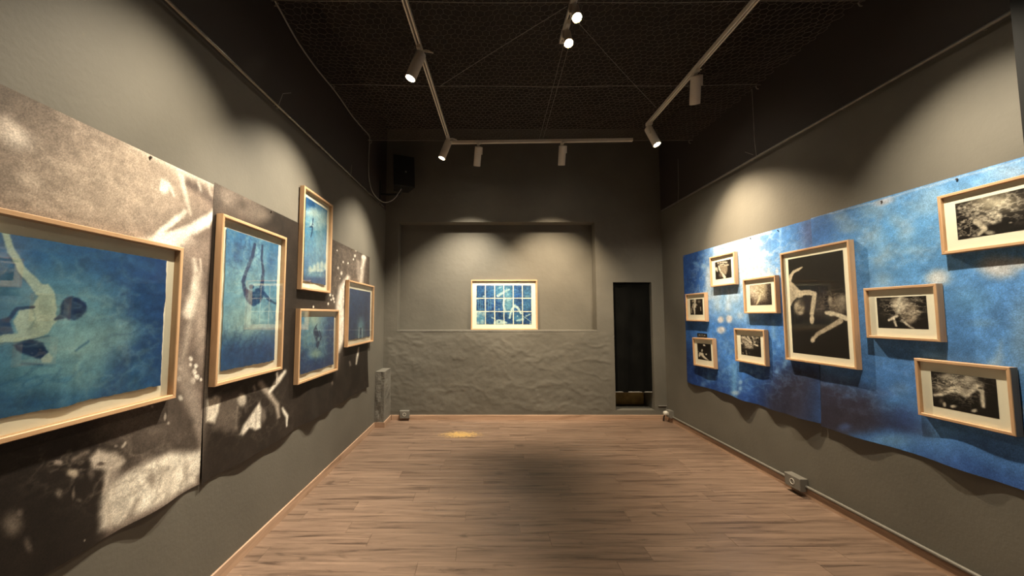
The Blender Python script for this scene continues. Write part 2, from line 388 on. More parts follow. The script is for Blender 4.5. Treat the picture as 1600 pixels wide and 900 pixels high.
# what is printed on the sheets, and some fold shading painted in: soft blobs (b), ripples (c), shapes (p) and strokes (s), placed in metres on their wall
ART = {
 'mural_left_near':[
  ('b',4.4453,2.2454,-4.88,0.33,-4.38,-7.17,0.9,(84,74,66),0.8),('b',4.1917,1.9779,-2.73,0.19,-1.39,-4.27,0.95,(160,146,132),0.8),('b',3.9133,2.165,-3.1,0.21,-1.76,-4.63,0.9,(182,166,150),0.75),
  ('b',4.3379,2.1438,-8.65,0.59,-6.5,-13.4,0.9,(120,108,98),0.6),('b',4.4577,2.0706,-23.53,-7.53,7.0,-28.74,0.9,(220,208,196),0.85),('b',4.4057,1.9432,-27.1,-5.7,3.58,-41.75,0.9,(200,185,170),0.5),
  ('b',4.4943,2.0972,-31.11,-1.95,-9.42,-34.07,0.9,(214,200,188),0.6),('s',[(4.0663,2.2381,3.73),(3.8538,2.2351,8.0),(3.5647,2.2235,4.27)],273.4,325.7,13.17,(246,240,226),0.95),
  ('b',3.6233,2.1358,-9.6,-4.48,0.59,-16.54,0.8,(140,124,112),0.8),('s',[(3.7543,2.1608,6.93),(3.6622,2.165,6.93),(3.564,2.1159,5.87)],225.9,296.9,7.09,(92,80,74),0.85),
  ('b',3.878,2.1016,-43.27,2.94,-9.76,-29.01,0.5,(232,226,214),0.95),('s',[(3.8561,2.1231,1.87),(3.8249,2.0773,1.87)],271.9,325.7,2.53,(232,226,214),0.9),
  ('s',[(3.8967,2.0815,2.13),(3.8953,2.1308,2.13)],288.9,335.6,2.53,(232,226,214),0.9),('s',[(3.7886,2.1878,4.27),(3.7559,2.1033,3.2),(3.72,2.017,2.13)],248.3,311.4,3.55,(226,216,202),0.9),
  ('s',[(3.9135,1.8529,3.73),(3.8427,1.9264,4.27),(3.7534,2.0185,3.73)],273.1,327.5,3.04,(232,226,214),0.95),
  ('s',[(3.8183,1.8612,9.6),(3.7162,1.9278,8.0),(3.6139,1.9967,7.47),(3.5307,2.0789,4.27)],230.2,300.7,4.56,(240,232,220),0.97),('b',3.8423,1.8483,-7.27,0.49,-5.17,-27.07,0.6,(240,232,220),0.95),
  ('s',[(3.6738,2.1932,1.87),(3.6545,2.1584,1.87)],225.9,296.8,3.04,(232,226,214),0.7),('s',[(3.5998,2.2,1.6),(3.5798,2.1541,1.6)],210.2,286.3,3.04,(232,226,214),0.5),
  ('b',3.7344,2.0307,-18.4,11.16,-6.67,-11.64,0.9,(150,135,122),0.35),('b',3.6758,1.8399,-7.14,0.49,-2.73,-15.99,0.9,(150,135,124),0.6),
  ('s',[(3.6779,1.7861,1.87),(3.6522,1.7,4.27),(3.6608,1.6192,6.93),(3.6936,1.513,9.07)],231.6,303.3,6.08,(228,218,204),0.9),('s',[(3.6345,1.7923,1.6),(3.6206,1.7304,1.6)],221.0,295.7,2.53,(214,202,188),0.8),
  ('s',[(3.6461,1.715,3.2),(3.5389,1.7453,3.2)],214.1,291.3,4.56,(112,100,92),0.85),('s',[(3.6335,1.7154,5.6),(3.6458,1.5799,5.6),(3.6869,1.4221,4.8),(3.7194,1.2715,4.0)],233.1,305.2,7.6,(206,194,180),0.55),
  ('b',3.6043,1.4459,-24.86,1.69,0.14,-5.29,0.9,(168,154,142),0.7),('b',3.6635,1.2779,-73.32,4.98,8.56,-77.13,0.5,(240,232,220),0.9),('b',3.6258,1.2341,-70.83,4.81,9.9,-75.91,0.5,(240,232,220),0.9),
  ('b',3.6344,1.2051,-63.62,4.32,9.86,-67.9,0.5,(240,232,220),0.9),('b',3.7265,1.2347,-104.6,7.11,14.58,-106.56,0.5,(240,232,220),0.9),('b',3.7311,1.1855,-70.31,4.78,11.62,-71.47,0.5,(240,232,220),0.9),
  ('b',3.642,1.1632,-64.29,4.37,11.38,-68.36,0.5,(240,232,220),0.9),('b',3.6113,1.1766,-80.11,5.44,13.62,-86.47,0.5,(240,232,220),0.9),('b',3.6647,1.2456,-98.1,6.67,13.11,-103.13,0.5,(240,232,220),0.9),
  ('b',3.6258,1.1815,-94.77,6.44,15.86,-101.58,0.5,(240,232,220),0.9),('b',3.585,1.1618,-109.41,7.43,19.45,-119.61,0.5,(240,232,220),0.9),
  ('p',[(4.8061,1.4264),(3.7672,1.1629),(3.6014,0.9114),(3.5926,0.7814),(3.7454,0.8429),(3.9826,0.8605),(4.0837,0.6561),(4.0655,0.3891),(4.7443,0.528)],443.0,427.4,27.03,(38,32,28),0.98),
  ('p',[(4.0126,1.3012),(3.7672,1.1629),(3.6014,0.9114),(3.58,0.7828),(3.8229,0.8407),(3.9839,0.8796),(4.1284,1.0531)],290.7,344.2,40.54,(92,82,75),0.9),
  ('p',[(4.8061,1.4264),(4.1579,1.2323),(4.0825,0.6383),(4.0655,0.3891),(4.7443,0.528)],668.7,526.6,40.54,(30,25,22),0.85),
  ('s',[(3.717,1.2432,9.25),(3.6511,1.0964,10.67),(3.5885,0.9545,7.82),(3.5515,0.7907,3.56)],226.9,303.6,8.11,(150,138,128),0.9),
  ('p',[(4.0843,0.665),(4.0845,0.7729),(4.0599,0.8145),(3.9808,0.8337),(3.8948,0.8468),(3.7719,0.8414),(3.5965,0.7919),(3.5511,0.7847),(3.5517,0.6967),(3.5933,0.63),(3.731,0.6315),(3.8807,0.6401),(3.9877,0.6368),(4.0561,0.6501)],295.0,348.7,9.46,(240,232,218),1),
  ('b',3.8776,0.7632,-53.93,3.67,10.45,-25.34,0.7,(150,138,126),0.8),('s',[(3.938,0.7008,3.56),(3.9796,0.6372,5.69)],329.2,369.1,6.76,(120,108,98),0.7),
  ('s',[(4.0641,0.7679,3.56),(4.047,0.6541,3.56)],370.0,391.3,6.76,(150,138,126),0.6),('b',3.7899,0.725,-19.6,1.33,4.99,-12.08,0.8,(206,196,182),0.7),
  ('s',[(3.6534,0.7354,2.85),(3.6396,0.6406,2.85)],233.7,310.1,5.41,(170,160,148),0.7),('b',4.0124,0.7081,-29.12,1.99,8.84,-18.45,0.8,(200,190,178),0.6),
  ('p',[(4.1431,0.9536),(4.1141,0.9708),(4.0476,0.9391),(3.9968,0.8891),(4.0231,0.865),(4.0559,0.8661),(4.0666,0.8041),(4.0795,0.7923),(4.0715,0.8766),(4.1,0.8947),(4.1272,0.9087)],376.8,393.4,5.41,(206,194,180),0.95),
  ('b',4.0996,0.9154,-69.94,4.78,53.73,-143.88,0.6,(60,50,45),0.8),('b',4.0462,0.8488,-30.9,2.11,9.99,-24.84,0.8,(180,168,156),0.7),('s',[(4.2051,0.9694,2.85),(4.1531,0.9774,2.85)],430.1,419.8,4.05,(130,118,108),0.8),
  ('b',4.2542,0.9739,-81.04,5.54,39.68,-106.42,0.6,(150,138,128),0.9),('b',4.2055,0.9194,-53.82,3.68,27.38,-68.82,0.6,(176,164,146),0.95),('b',4.2492,0.8681,-115.18,7.88,28.7,-64.3,0.7,(120,110,100),0.8),
  ('b',4.1978,0.8411,-160.95,11.0,25.34,-56.43,0.7,(116,106,96),0.8),('b',4.376,0.8345,-46.78,3.2,16.01,-31.02,0.8,(120,110,100),0.75),('b',4.3589,0.8584,-136.23,9.33,43.07,-87.69,0.7,(110,100,92),0.7),
  ('b',4.331,0.7412,-123.93,33.17,11.77,-43.79,0.8,(104,94,86),0.7),('b',4.1743,0.8085,-89.28,6.1,71.0,-153.06,0.8,(96,88,80),0.7),('b',4.1344,0.8885,-83.91,5.73,21.46,-53.71,0.8,(110,100,92),0.6),
  ('s',[(4.0153,0.9537,1.78),(4.0041,0.9667,1.78)],345.7,376.0,2.03,(200,190,178),0.9),('b',4.0436,0.9649,-148.08,10.11,52.07,-157.77,0.6,(150,140,130),0.8),
  ('b',4.1477,0.6558,-244.5,16.71,169.58,-304.77,0.5,(170,160,150),0.9),('b',3.8023,1.0212,-155.48,10.58,17.47,-67.96,0.6,(200,190,178),0.9),('b',3.7818,0.9862,-127.03,8.64,42.89,-157.2,0.6,(180,170,160),0.8),
  ('b',3.9174,1.0952,-110.0,7.5,39.01,-168.41,0.6,(170,160,150),0.8),('b',3.8787,1.0893,-105.26,7.17,37.87,-164.72,0.6,(170,160,150),0.8),('b',3.7139,1.0924,-78.2,5.32,15.71,-75.18,0.6,(232,226,214),0.8),
  ('c',4.1965,2.0484,-2.29,0.16,-1.38,-3.69,0.8,(206,190,174),0.3,7),('c',3.8416,0.7565,-3.6,0.25,2.38,-5.84,0.8,(150,138,126),0.55,8),('c',4.1538,0.9256,-5.46,0.37,3.78,-9.95,0.8,(150,138,126),0.4,12),],
 'mural_left_far':[
  ('b',3.375,2.2027,-4.11,-2.14,0.03,-8.03,0.9,(112,101,93),0.9),('b',3.4503,2.1897,-22.61,1.53,-6.14,-19.73,0.8,(140,128,118),0.6),('b',3.3087,2.1799,-20.04,1.36,-10.32,-35.77,0.8,(70,62,56),0.7),
  ('b',3.1289,2.1625,-8.68,0.59,-5.66,-21.68,0.9,(118,108,99),0.6),('s',[(3.5483,2.1786,4.27),(3.4875,2.0986,4.27)],196.8,277.4,7.09,(86,76,70),0.6),
  ('p',[(1.939,2.2429),(0.783,2.2435),(0.7754,1.5126),(1.7376,1.072),(1.9757,1.7367)],53.4,145.7,14.75,(92,83,76),0.9),('b',1.7718,1.9713,-48.36,3.22,-9.21,-76.08,0.5,(232,224,212),0.9),
  ('b',1.6433,2.0496,-56.54,3.75,-12.55,-91.86,0.5,(232,224,212),0.9),('b',1.2902,2.1708,-31.78,2.1,-8.61,-56.17,0.5,(232,224,212),0.9),('b',1.3388,2.1228,-48.81,3.23,-12.28,-85.31,0.5,(232,224,212),0.9),
  ('b',1.9495,1.6905,-44.67,2.98,-3.44,-67.07,0.5,(232,224,212),0.9),('b',1.871,1.6556,-42.9,2.86,-2.7,-65.78,0.5,(232,224,212),0.9),('b',1.9897,1.6035,-54.96,3.66,-2.3,-81.63,0.5,(232,224,212),0.9),
  ('b',1.5008,2.0583,-52.75,3.5,-11.9,-88.75,0.5,(232,224,212),0.9),('b',1.8874,1.684,-64.84,4.32,-4.82,-98.99,0.5,(232,224,212),0.9),('b',1.9229,1.6438,-66.17,4.41,-3.85,-100.07,0.5,(232,224,212),0.9),
  ('b',1.6792,1.9308,-33.02,2.19,-5.75,-53.17,0.5,(232,224,212),0.9),('b',2.2997,1.5689,-65.61,4.39,-1.83,-89.25,0.5,(232,224,212),0.9),('b',1.2551,2.2407,-37.46,2.48,-11.21,-66.73,0.5,(232,224,212),0.9),
  ('b',1.0768,2.0555,-58.04,3.83,-13.03,-107.59,0.5,(232,224,212),0.9),('b',1.8496,1.627,-63.7,4.24,-3.27,-98.22,0.5,(232,224,212),0.9),('b',1.8092,2.1476,-81.66,5.43,-21.37,-127.2,0.5,(232,224,212),0.9),
  ('b',1.713,1.876,-78.5,5.22,-11.93,-125.36,0.5,(232,224,212),0.9),
  ('s',[(1.4848,1.9064,2.8),(1.6473,1.7785,4.66),(1.6888,1.5916,6.21),(1.6431,1.3873,5.9),(1.6558,1.2554,5.28),(1.7158,1.1293,2.48)],57.2,151.1,3.54,(238,230,218),0.98),
  ('s',[(0.9682,2.1957,2.8),(1.0336,2.0607,2.17),(1.0659,1.89,2.48)],42.6,129.9,2.95,(220,210,198),0.9),('s',[(1.1793,2.1177,1.86),(1.1523,1.9177,1.86)],45.4,134.0,2.95,(170,160,150),0.7),
  ('b',0.9836,2.2008,-13.33,0.88,-6.13,-40.96,0.6,(232,226,214),0.9),('s',[(1.0925,1.117,0.93),(1.1278,1.0284,1.86),(1.169,0.9378,0.93)],45.3,135.1,1.77,(232,226,214),0.95),
  ('s',[(1.3761,0.9895,0.93),(1.3547,0.9437,0.93)],50.5,142.7,1.77,(150,140,130),0.8),('b',1.739,1.0919,-14.01,0.93,0.88,-8.43,0.9,(120,110,102),0.5),('b',1.8459,0.8447,-41.84,2.79,9.01,-52.51,0.8,(130,120,112),0.7),
  ('p',[(3.6731,1.3912),(3.5629,1.3852),(3.5372,1.0395),(3.5579,0.8075),(3.5907,0.6441),(3.6538,0.6549)],220.3,299.3,13.94,(132,120,110),0.85),
  ('p',[(3.4683,1.0504),(3.2493,1.0386),(3.2702,0.8005),(3.4803,0.8661)],179.1,269.9,8.36,(98,88,80),0.9),
  ('p',[(3.5385,0.9225),(3.537,1.0379),(3.4685,1.0521),(3.4268,1.0331),(3.4466,0.9509),(3.4678,0.8965)],197.4,283.3,3.72,(230,220,204),0.95),('b',3.2332,0.9785,-23.55,1.59,5.95,-27.73,0.5,(226,216,200),0.95),
  ('s',[(3.2756,0.9457,1.22),(3.2815,0.8177,1.22)],165.5,259.6,2.32,(130,120,110),0.8),
  ('p',[(3.2466,0.7778),(3.2194,0.8188),(3.0963,0.8941),(3.0468,0.9253),(3.0223,0.8766),(3.0245,0.7523),(3.0871,0.757),(3.1517,0.7883),(3.2215,0.7609)],146.4,244.2,3.25,(234,226,212),0.97),
  ('s',[(3.085,0.8513,1.22),(3.0881,0.7723,1.22)],141.9,240.4,2.79,(150,140,130),0.6),('b',2.9956,0.8289,-39.29,2.65,6.07,-24.12,0.9,(150,140,130),0.6),
  ('s',[(3.0372,1.0445,3.91),(2.9593,0.9758,3.18),(2.8331,0.8541,2.93),(2.8153,0.7725,2.44)],124.2,224.4,3.25,(186,174,160),0.9),
  ('s',[(2.7589,0.8145,1.47),(2.6966,0.7399,2.2),(2.6987,0.6715,1.47)],108.5,210.2,1.86,(232,226,214),0.95),('s',[(2.737,1.0753,2.93),(2.8342,1.0226,4.4),(2.9245,0.9691,2.44)],116.9,217.4,2.79,(232,224,210),0.95),
  ('s',[(2.8484,1.0804,1.71),(2.8319,1.02,1.71)],117.3,217.7,2.32,(200,190,178),0.8),('s',[(3.1145,1.0379,1.96),(3.1011,1.0153,1.96)],143.4,240.9,2.79,(180,170,158),0.8),
  ('b',2.898,1.2168,-25.07,1.69,2.33,-22.79,0.9,(120,110,100),0.5),('c',3.1288,0.8821,-2.34,0.16,1.37,-5.64,0.8,(120,110,100),0.4,9),('c',1.462,1.9216,-1.51,0.1,-0.26,-2.55,0.8,(140,128,118),0.45,10),],
 'mural_right_far':[
  ('b',0.6748,2.1238,3.01,-0.2,-0.21,-1.66,0.9,(26,62,128),0.75),('b',1.7729,2.0242,2.18,-0.15,-0.43,-3.22,0.95,(176,206,224),0.9),('b',1.764,1.8935,3.23,-0.22,-0.63,-6.26,0.9,(200,218,222),0.7),
  ('b',1.3862,1.9935,3.62,-0.25,-0.34,-2.93,0.9,(170,206,226),0.7),('b',2.3098,2.1966,4.94,-0.34,-1.49,-7.17,0.9,(70,140,214),0.7),('b',2.5348,2.1729,10.32,-0.7,-1.65,-7.68,0.9,(84,104,158),0.75),
  ('b',2.2058,2.0413,7.81,-0.53,-0.78,-4.96,0.9,(90,160,226),0.6),('s',[(1.1224,2.0459,2.02),(1.1248,1.8924,3.76),(1.1087,1.7081,3.47)],79.6,132.9,4.39,(214,222,214),0.85),
  ('b',0.8968,2.1248,9.29,-11.56,-21.61,-45.88,0.9,(120,180,230),0.7),('b',1.0406,2.078,20.25,-1.37,-3.73,-29.83,0.8,(150,200,236),0.8),
  ('s',[(1.2533,2.2654,1.16),(1.6507,2.2796,2.02),(2.1109,2.2658,1.16)],103.9,151.3,2.74,(240,240,232),0.85),('b',1.3022,2.2251,17.3,-1.17,-6.03,-36.27,0.7,(232,226,214),0.85),
  ('b',1.5368,2.2414,14.25,-0.97,-5.25,-29.26,0.7,(232,226,214),0.8),('s',[(1.6443,2.1858,2.6),(1.7865,2.2248,2.6)],104.8,152.1,2.2,(240,240,236),0.9),
  ('s',[(1.6846,2.147,1.3),(1.8178,2.1937,1.3)],106.8,153.5,1.65,(240,240,236),0.9),('s',[(1.73,2.1971,0.72),(1.7714,2.2021,0.72)],106.6,153.4,1.37,(120,170,214),0.6),
  ('s',[(1.885,2.2064,2.89),(1.922,2.1539,2.89)],115.5,159.6,2.47,(240,240,236),0.9),('s',[(1.953,2.1169,1.73),(1.9686,2.0766,1.73)],119.2,162.3,2.2,(232,226,214),0.8),
  ('s',[(2.0205,2.0969,2.02),(2.0336,2.0638,2.02)],123.6,165.3,2.2,(232,226,214),0.8),('s',[(1.9933,2.0835,0.87),(2.064,2.081,0.87)],123.7,165.3,1.65,(232,226,214),0.7),
  ('s',[(2.0654,1.9325,0.87),(2.078,1.8661,2.6)],127.1,167.9,2.2,(232,226,214),0.85),('b',2.1641,1.9038,65.7,-4.47,-5.25,-45.52,0.7,(232,226,214),0.8),('b',2.2188,2.2324,66.91,-4.56,-5.04,-23.73,0.9,(160,204,238),0.6),
  ('b',1.8476,1.9587,12.88,-0.88,-2.61,-21.69,0.9,(232,234,220),0.6),('b',1.9633,1.9985,20.51,-1.4,-2.51,-18.61,0.9,(226,230,216),0.6),('s',[(2.5559,2.2904,1.16),(2.5695,2.2337,1.16)],169.0,192.6,1.65,(190,220,240),0.7),
  ('b',0.5986,0.8449,2.34,-0.16,0.4,-3.08,0.9,(20,48,108),0.9),
  ('p',[(0.4576,0.9249),(0.8654,0.8071),(1.3755,0.7841),(1.6607,0.8017),(1.9585,0.9649),(2.2144,1.0798),(2.544,1.0964),(2.5132,0.6455),(0.4001,0.0726)],106.5,155.3,31.03,(28,62,134),0.85),
  ('p',[(1.9432,0.7396),(2.1059,0.9862),(2.3097,1.0661),(2.5543,1.0509),(2.5228,0.5902),(1.9212,0.4159)],143.4,180.3,26.6,(48,46,62),0.92),('b',1.434,1.6465,2.46,-0.17,-0.19,-5.57,0.9,(150,200,232),0.75),
  ('b',1.6635,1.5,4.92,-0.33,0.0,-13.02,0.9,(160,206,236),0.6),('s',[(1.4718,1.7586,2.8),(1.4537,1.5647,4.2)],93.4,144.3,4.43,(206,226,234),0.8),('b',1.3218,1.4467,18.82,-1.28,0.34,-27.32,0.5,(232,226,214),0.95),
  ('b',1.4662,1.4549,20.13,-1.37,0.28,-25.9,0.5,(232,226,214),0.95),('b',1.3216,1.3271,13.99,-0.95,1.09,-27.42,0.5,(232,226,214),0.95),('b',1.6451,1.4969,24.37,-1.66,0.02,-29.47,0.7,(196,220,232),0.7),
  ('b',1.273,1.6013,14.09,-0.95,-0.45,-19.71,0.8,(190,216,226),0.6),('b',1.241,1.7386,11.98,-0.81,-0.72,-13.29,0.9,(210,224,224),0.7),('b',1.572,1.6891,14.02,-0.95,-0.81,-17.57,0.8,(206,224,230),0.6),
  ('s',[(1.5156,0.9634,2.33),(1.5262,0.8403,4.2),(1.5259,0.6621,5.6)],97.5,148.5,7.09,(110,180,230),0.85),('b',1.5529,0.6814,13.47,-0.91,9.27,-46.54,0.7,(180,210,224),0.85),
  ('b',1.6347,0.8122,34.37,-2.33,8.07,-47.3,0.7,(150,196,230),0.8),('b',1.6394,0.7497,37.4,-2.54,7.74,-41.52,0.7,(140,190,228),0.8),('b',1.0634,0.7579,15.56,-1.05,3.34,-20.68,0.8,(80,140,206),0.8),
  ('b',1.2318,0.9936,26.17,-1.77,4.87,-42.66,0.8,(130,184,230),0.7),('s',[(2.0919,1.4315,2.33),(2.0916,1.2951,3.27)],129.9,170.6,5.32,(140,196,236),0.7),
  ('b',2.2152,1.0929,43.45,-17.04,-1.73,-18.28,0.8,(120,170,214),0.7),('b',1.8772,0.9104,31.55,-2.15,6.84,-43.94,0.8,(90,150,214),0.6),('b',1.402,1.1745,19.71,-1.34,1.18,-15.44,0.9,(90,150,220),0.5),
  ('b',1.4717,1.1003,34.04,-2.31,4.29,-44.98,0.9,(120,178,232),0.5),('b',1.8997,1.2411,42.06,-2.86,3.43,-49.91,0.9,(120,178,232),0.5),('b',1.7774,0.9387,39.87,-2.71,7.05,-48.85,0.9,(120,178,232),0.5),
  ('b',2.0823,1.1585,46.63,-3.17,5.02,-52.64,0.9,(120,178,232),0.5),('b',2.0135,1.0829,45.01,-3.06,5.92,-51.79,0.9,(120,178,232),0.5),('b',2.14,1.2309,48.04,-3.27,4.07,-53.37,0.9,(120,178,232),0.5),
  ('b',1.462,0.9565,34.04,-2.31,5.83,-45.09,0.9,(120,178,232),0.5),('b',1.3303,0.8742,32.07,-2.17,6.33,-43.81,0.9,(120,178,232),0.5),('b',0.9503,0.6778,27.22,-1.84,7.05,-40.45,0.9,(120,178,232),0.5),
  ('b',1.886,1.0398,42.07,-2.86,6.1,-50.1,0.9,(120,178,232),0.5),('b',2.1059,0.9862,47.57,-3.24,7.7,-53.36,0.9,(120,178,232),0.5),('b',1.2111,1.0924,30.16,-2.04,3.87,-42.32,0.9,(120,178,232),0.5),
  ('c',1.7779,2.0988,1.77,-0.12,-0.49,-3.21,0.8,(236,240,236),0.55,7),('c',1.1392,1.8912,2.51,-0.17,-0.26,-3.06,0.8,(200,222,232),0.4,8),('c',1.539,1.0287,1.28,-0.09,0.33,-2.92,0.8,(130,188,236),0.45,9),],
 'mural_right_near':[
  ('b',2.6568,2.1631,4.2,-0.29,-0.75,-3.39,0.9,(52,116,206),0.75),('b',3.1826,2.0005,2.8,-0.19,-0.65,-3.25,0.95,(92,168,218),0.7),('b',3.6459,2.0596,3.52,-0.24,-1.21,-4.35,0.95,(130,190,226),0.7),
  ('b',3.0533,2.2139,9.56,-0.65,-6.9,-25.22,0.95,(178,204,206),0.45),('b',2.7985,2.2238,14.59,-1.0,-6.47,-25.61,0.95,(178,204,206),0.45),('b',2.8651,2.1383,11.5,-0.79,-6.35,-27.85,0.95,(178,204,206),0.45),
  ('b',3.0312,2.031,14.91,-1.02,-3.4,-16.84,0.95,(178,204,206),0.45),('b',3.2338,2.0176,20.39,-1.4,-3.53,-16.56,0.95,(178,204,206),0.45),('b',3.0483,1.866,21.33,-1.46,-3.59,-25.64,0.95,(178,204,206),0.45),
  ('b',3.3449,2.1518,12.1,-0.83,-6.38,-22.69,0.95,(178,204,206),0.45),('b',3.1902,2.1109,19.58,-1.34,-6.59,-26.72,0.95,(178,204,206),0.45),('b',3.2662,1.9027,15.8,-1.08,-6.24,-37.15,0.95,(178,204,206),0.45),
  ('b',3.1071,1.9198,18.54,-1.27,-4.29,-26.14,0.95,(178,204,206),0.45),('b',3.3865,2.2182,15.26,-1.05,-7.25,-23.0,0.95,(178,204,206),0.45),('b',3.0768,1.7418,18.28,-1.25,-1.95,-20.87,0.95,(178,204,206),0.45),
  ('b',3.1119,2.2542,16.26,2.77,-0.44,-46.06,0.8,(214,206,196),0.8),('b',3.3809,1.7176,22.71,-1.56,-2.56,-26.87,0.8,(216,220,212),0.85),
  ('s',[(2.5614,2.2837,1.11),(3.0758,2.2668,1.11),(3.4748,2.2784,1.11),(3.8177,2.2668,1.11)],293.8,253.3,2.11,(222,230,230),0.6),('b',3.6493,1.7497,14.29,-0.98,-2.22,-17.94,0.6,(222,222,210),0.95),
  ('b',3.7271,1.7617,32.43,-2.23,-4.33,-32.08,0.7,(216,218,206),0.9),('b',3.3837,1.7165,16.81,-1.15,-2.04,-21.44,0.8,(206,216,210),0.8),('b',3.5103,1.5805,11.08,-0.76,-0.56,-15.04,0.9,(110,178,226),0.6),
  ('b',3.734,2.2256,14.37,-0.99,-11.71,-31.15,0.9,(190,214,226),0.6),('s',[(3.5984,2.2194,5.33),(3.7732,2.2546,5.33)],413.1,299.9,10.13,(150,200,232),0.5),
  ('p',[(3.5713,1.2257),(3.607,1.2821),(3.6417,1.3594),(3.642,1.2858),(3.6269,1.233)],397.8,299.3,8.27,(170,206,224),0.7),('b',3.7195,1.4023,23.58,-1.62,0.28,-5.62,0.9,(140,186,216),0.7),
  ('s',[(3.6764,0.9821,3.73),(3.7093,1.0487,3.73)],432.7,313.7,5.91,(190,212,222),0.6),('b',3.5627,1.4587,20.11,-1.38,0.92,-46.62,0.9,(140,194,228),0.5),('b',2.9884,1.059,2.53,-0.17,0.82,-4.98,0.95,(62,120,190),0.75),
  ('p',[(2.4006,1.0322),(2.6456,1.0133),(2.8342,0.9831),(2.9633,0.9682),(3.0202,0.8482),(3.188,0.8198),(3.2628,0.7897),(3.0098,0.6963),(2.6991,0.6022),(2.337,0.5159)],214.9,221.0,25.33,(52,48,66),0.93),
  ('b',3.1229,0.8197,7.97,-0.55,3.32,-12.42,0.9,(44,70,126),0.75),('b',2.646,0.6709,3.26,-0.22,2.16,-7.85,0.9,(50,46,58),0.8),('b',2.6201,0.9929,16.43,-1.12,4.51,-27.05,0.9,(84,120,176),0.7),  # first blob: dark band, partly shade of the sheet's fold painted in
  ('b',2.7489,0.6787,19.79,-1.35,11.46,-40.67,0.9,(70,96,150),0.7),('b',3.1372,1.0294,19.92,-1.36,5.17,-27.77,0.9,(110,160,210),0.6),('b',3.0287,0.9717,18.35,-1.26,7.13,-35.58,0.9,(70,104,164),0.5),
  ('b',2.7646,0.9085,45.51,-3.11,14.14,-69.33,0.9,(80,110,160),0.6),('p',[(2.8007,0.648),(3.049,0.7448),(3.304,0.7523),(3.4709,0.8512),(4.1226,0.8829),(4.1037,0.609),(3.2392,0.4458)],381.0,295.7,10.98,(70,126,196),0.75),  # last shape: lighter strip beyond the fold, its shading painted in
  ('p',[(3.2225,0.6413),(3.4622,0.7256),(3.902,0.6734),(3.8848,0.4242),(3.3078,0.3948)],399.4,303.6,25.33,(46,84,156),0.7),('b',3.0618,0.6755,9.57,-0.65,9.67,-30.52,0.9,(120,180,222),0.6),
  ('c',3.1499,2.026,2.2,-0.15,-0.67,-3.2,0.8,(190,212,220),0.28,5),('c',2.9884,1.059,2.53,-0.17,0.86,-5.23,0.8,(120,170,220),0.3,8),],
 'F1':[
  ('b',4.1877,1.4258,-3.05,0.21,0.21,-4.27,0.95,(120,174,196),0.85),('b',4.2238,1.388,-5.54,1.48,-1.44,-9.73,0.95,(178,206,204),0.75),('b',4.2259,1.5575,-6.54,0.45,-0.36,-9.05,0.9,(132,182,202),0.7),
  ('b',4.0451,1.7701,-4.06,0.28,-1.21,-7.24,0.9,(36,84,150),0.8),('b',3.8006,1.4708,-4.19,0.28,0.03,-2.21,0.9,(32,72,138),0.9),('b',4.4351,1.7226,-10.81,0.74,-2.58,-14.28,0.9,(40,92,150),0.7),
  ('b',4.3712,1.2147,-5.16,0.35,4.22,-19.14,0.9,(40,100,156),0.7),('b',4.2535,1.2842,-8.59,0.59,2.28,-14.89,0.9,(130,180,200),0.6),('b',4.0806,1.4204,-9.65,2.42,-2.66,-22.28,0.9,(160,196,202),0.6),
  ('s',[(3.9677,1.3797,6.75),(4.0608,1.2984,12.66),(4.0982,1.1862,18.58)],353.4,378.7,17.94,(28,62,124),0.5),('s',[(4.2412,1.3698,1.69),(4.1959,1.4009,1.69)],442.3,422.9,2.11,(60,110,150),0.7),
  ('b',4.4354,1.3204,-12.26,0.84,2.91,-19.93,0.9,(90,150,180),0.5),('s',[(4.2107,1.7632,5.91),(3.9356,1.7027,5.91)],364.6,380.8,7.39,(90,140,190),0.3),
  ('s',[(4.4606,1.688,2.53),(4.4214,1.6264,2.53),(4.3713,1.5698,2.53)],588.0,484.4,2.11,(30,66,110),0.9),
  ('s',[(4.4738,1.7623,5.07),(4.4547,1.7018,5.91),(4.4228,1.6473,7.18),(4.366,1.5837,10.13)],597.7,487.7,2.11,(204,212,194),0.97),
  ('p',[(4.3768,1.6056),(4.3435,1.6046),(4.3216,1.5725),(4.3133,1.5239),(4.3212,1.4697),(4.3476,1.4293),(4.3854,1.4208),(4.4195,1.4418),(4.4353,1.479),(4.4211,1.5168),(4.3869,1.5315),(4.3709,1.5653)],549.4,469.8,2.11,(212,218,198),0.98),
  ('b',4.348,1.5527,-62.47,4.27,-1.28,-31.99,0.9,(186,198,186),0.6),('s',[(4.3884,1.5314,1.69),(4.3749,1.4887,1.69),(4.3876,1.4535,1.69)],560.5,474.8,2.64,(120,150,150),0.5),
  ('s',[(4.4504,1.4793,3.38),(4.4296,1.5184,2.96),(4.3837,1.528,1.69)],595.0,488.9,1.58,(26,58,104),0.95),('p',[(4.4984,1.4801),(4.4485,1.4911),(4.4282,1.4362),(4.4947,1.4251)],643.8,509.3,2.11,(26,56,104),0.95),
  ('s',[(4.5054,1.4019,7.6),(4.4559,1.4226,7.18),(4.4008,1.4313,7.18),(4.341,1.45,8.02),(4.3222,1.4836,8.44)],585.1,485.9,2.11,(208,216,198),0.98),
  ('s',[(4.4933,1.4057,1.27),(4.414,1.4131,1.27),(4.3314,1.4275,1.27)],592.9,489.4,1.58,(60,100,130),0.7),('b',4.259,1.5229,-22.91,1.57,-0.39,-23.77,0.12,(22,50,100),0.98),
  ('b',4.2239,1.5275,-74.74,5.11,-0.86,-45.31,0.4,(22,50,100),0.9),('s',[(4.3139,1.4845,2.11),(4.2927,1.4975,5.91)],496.4,446.8,2.11,(30,62,108),0.95),
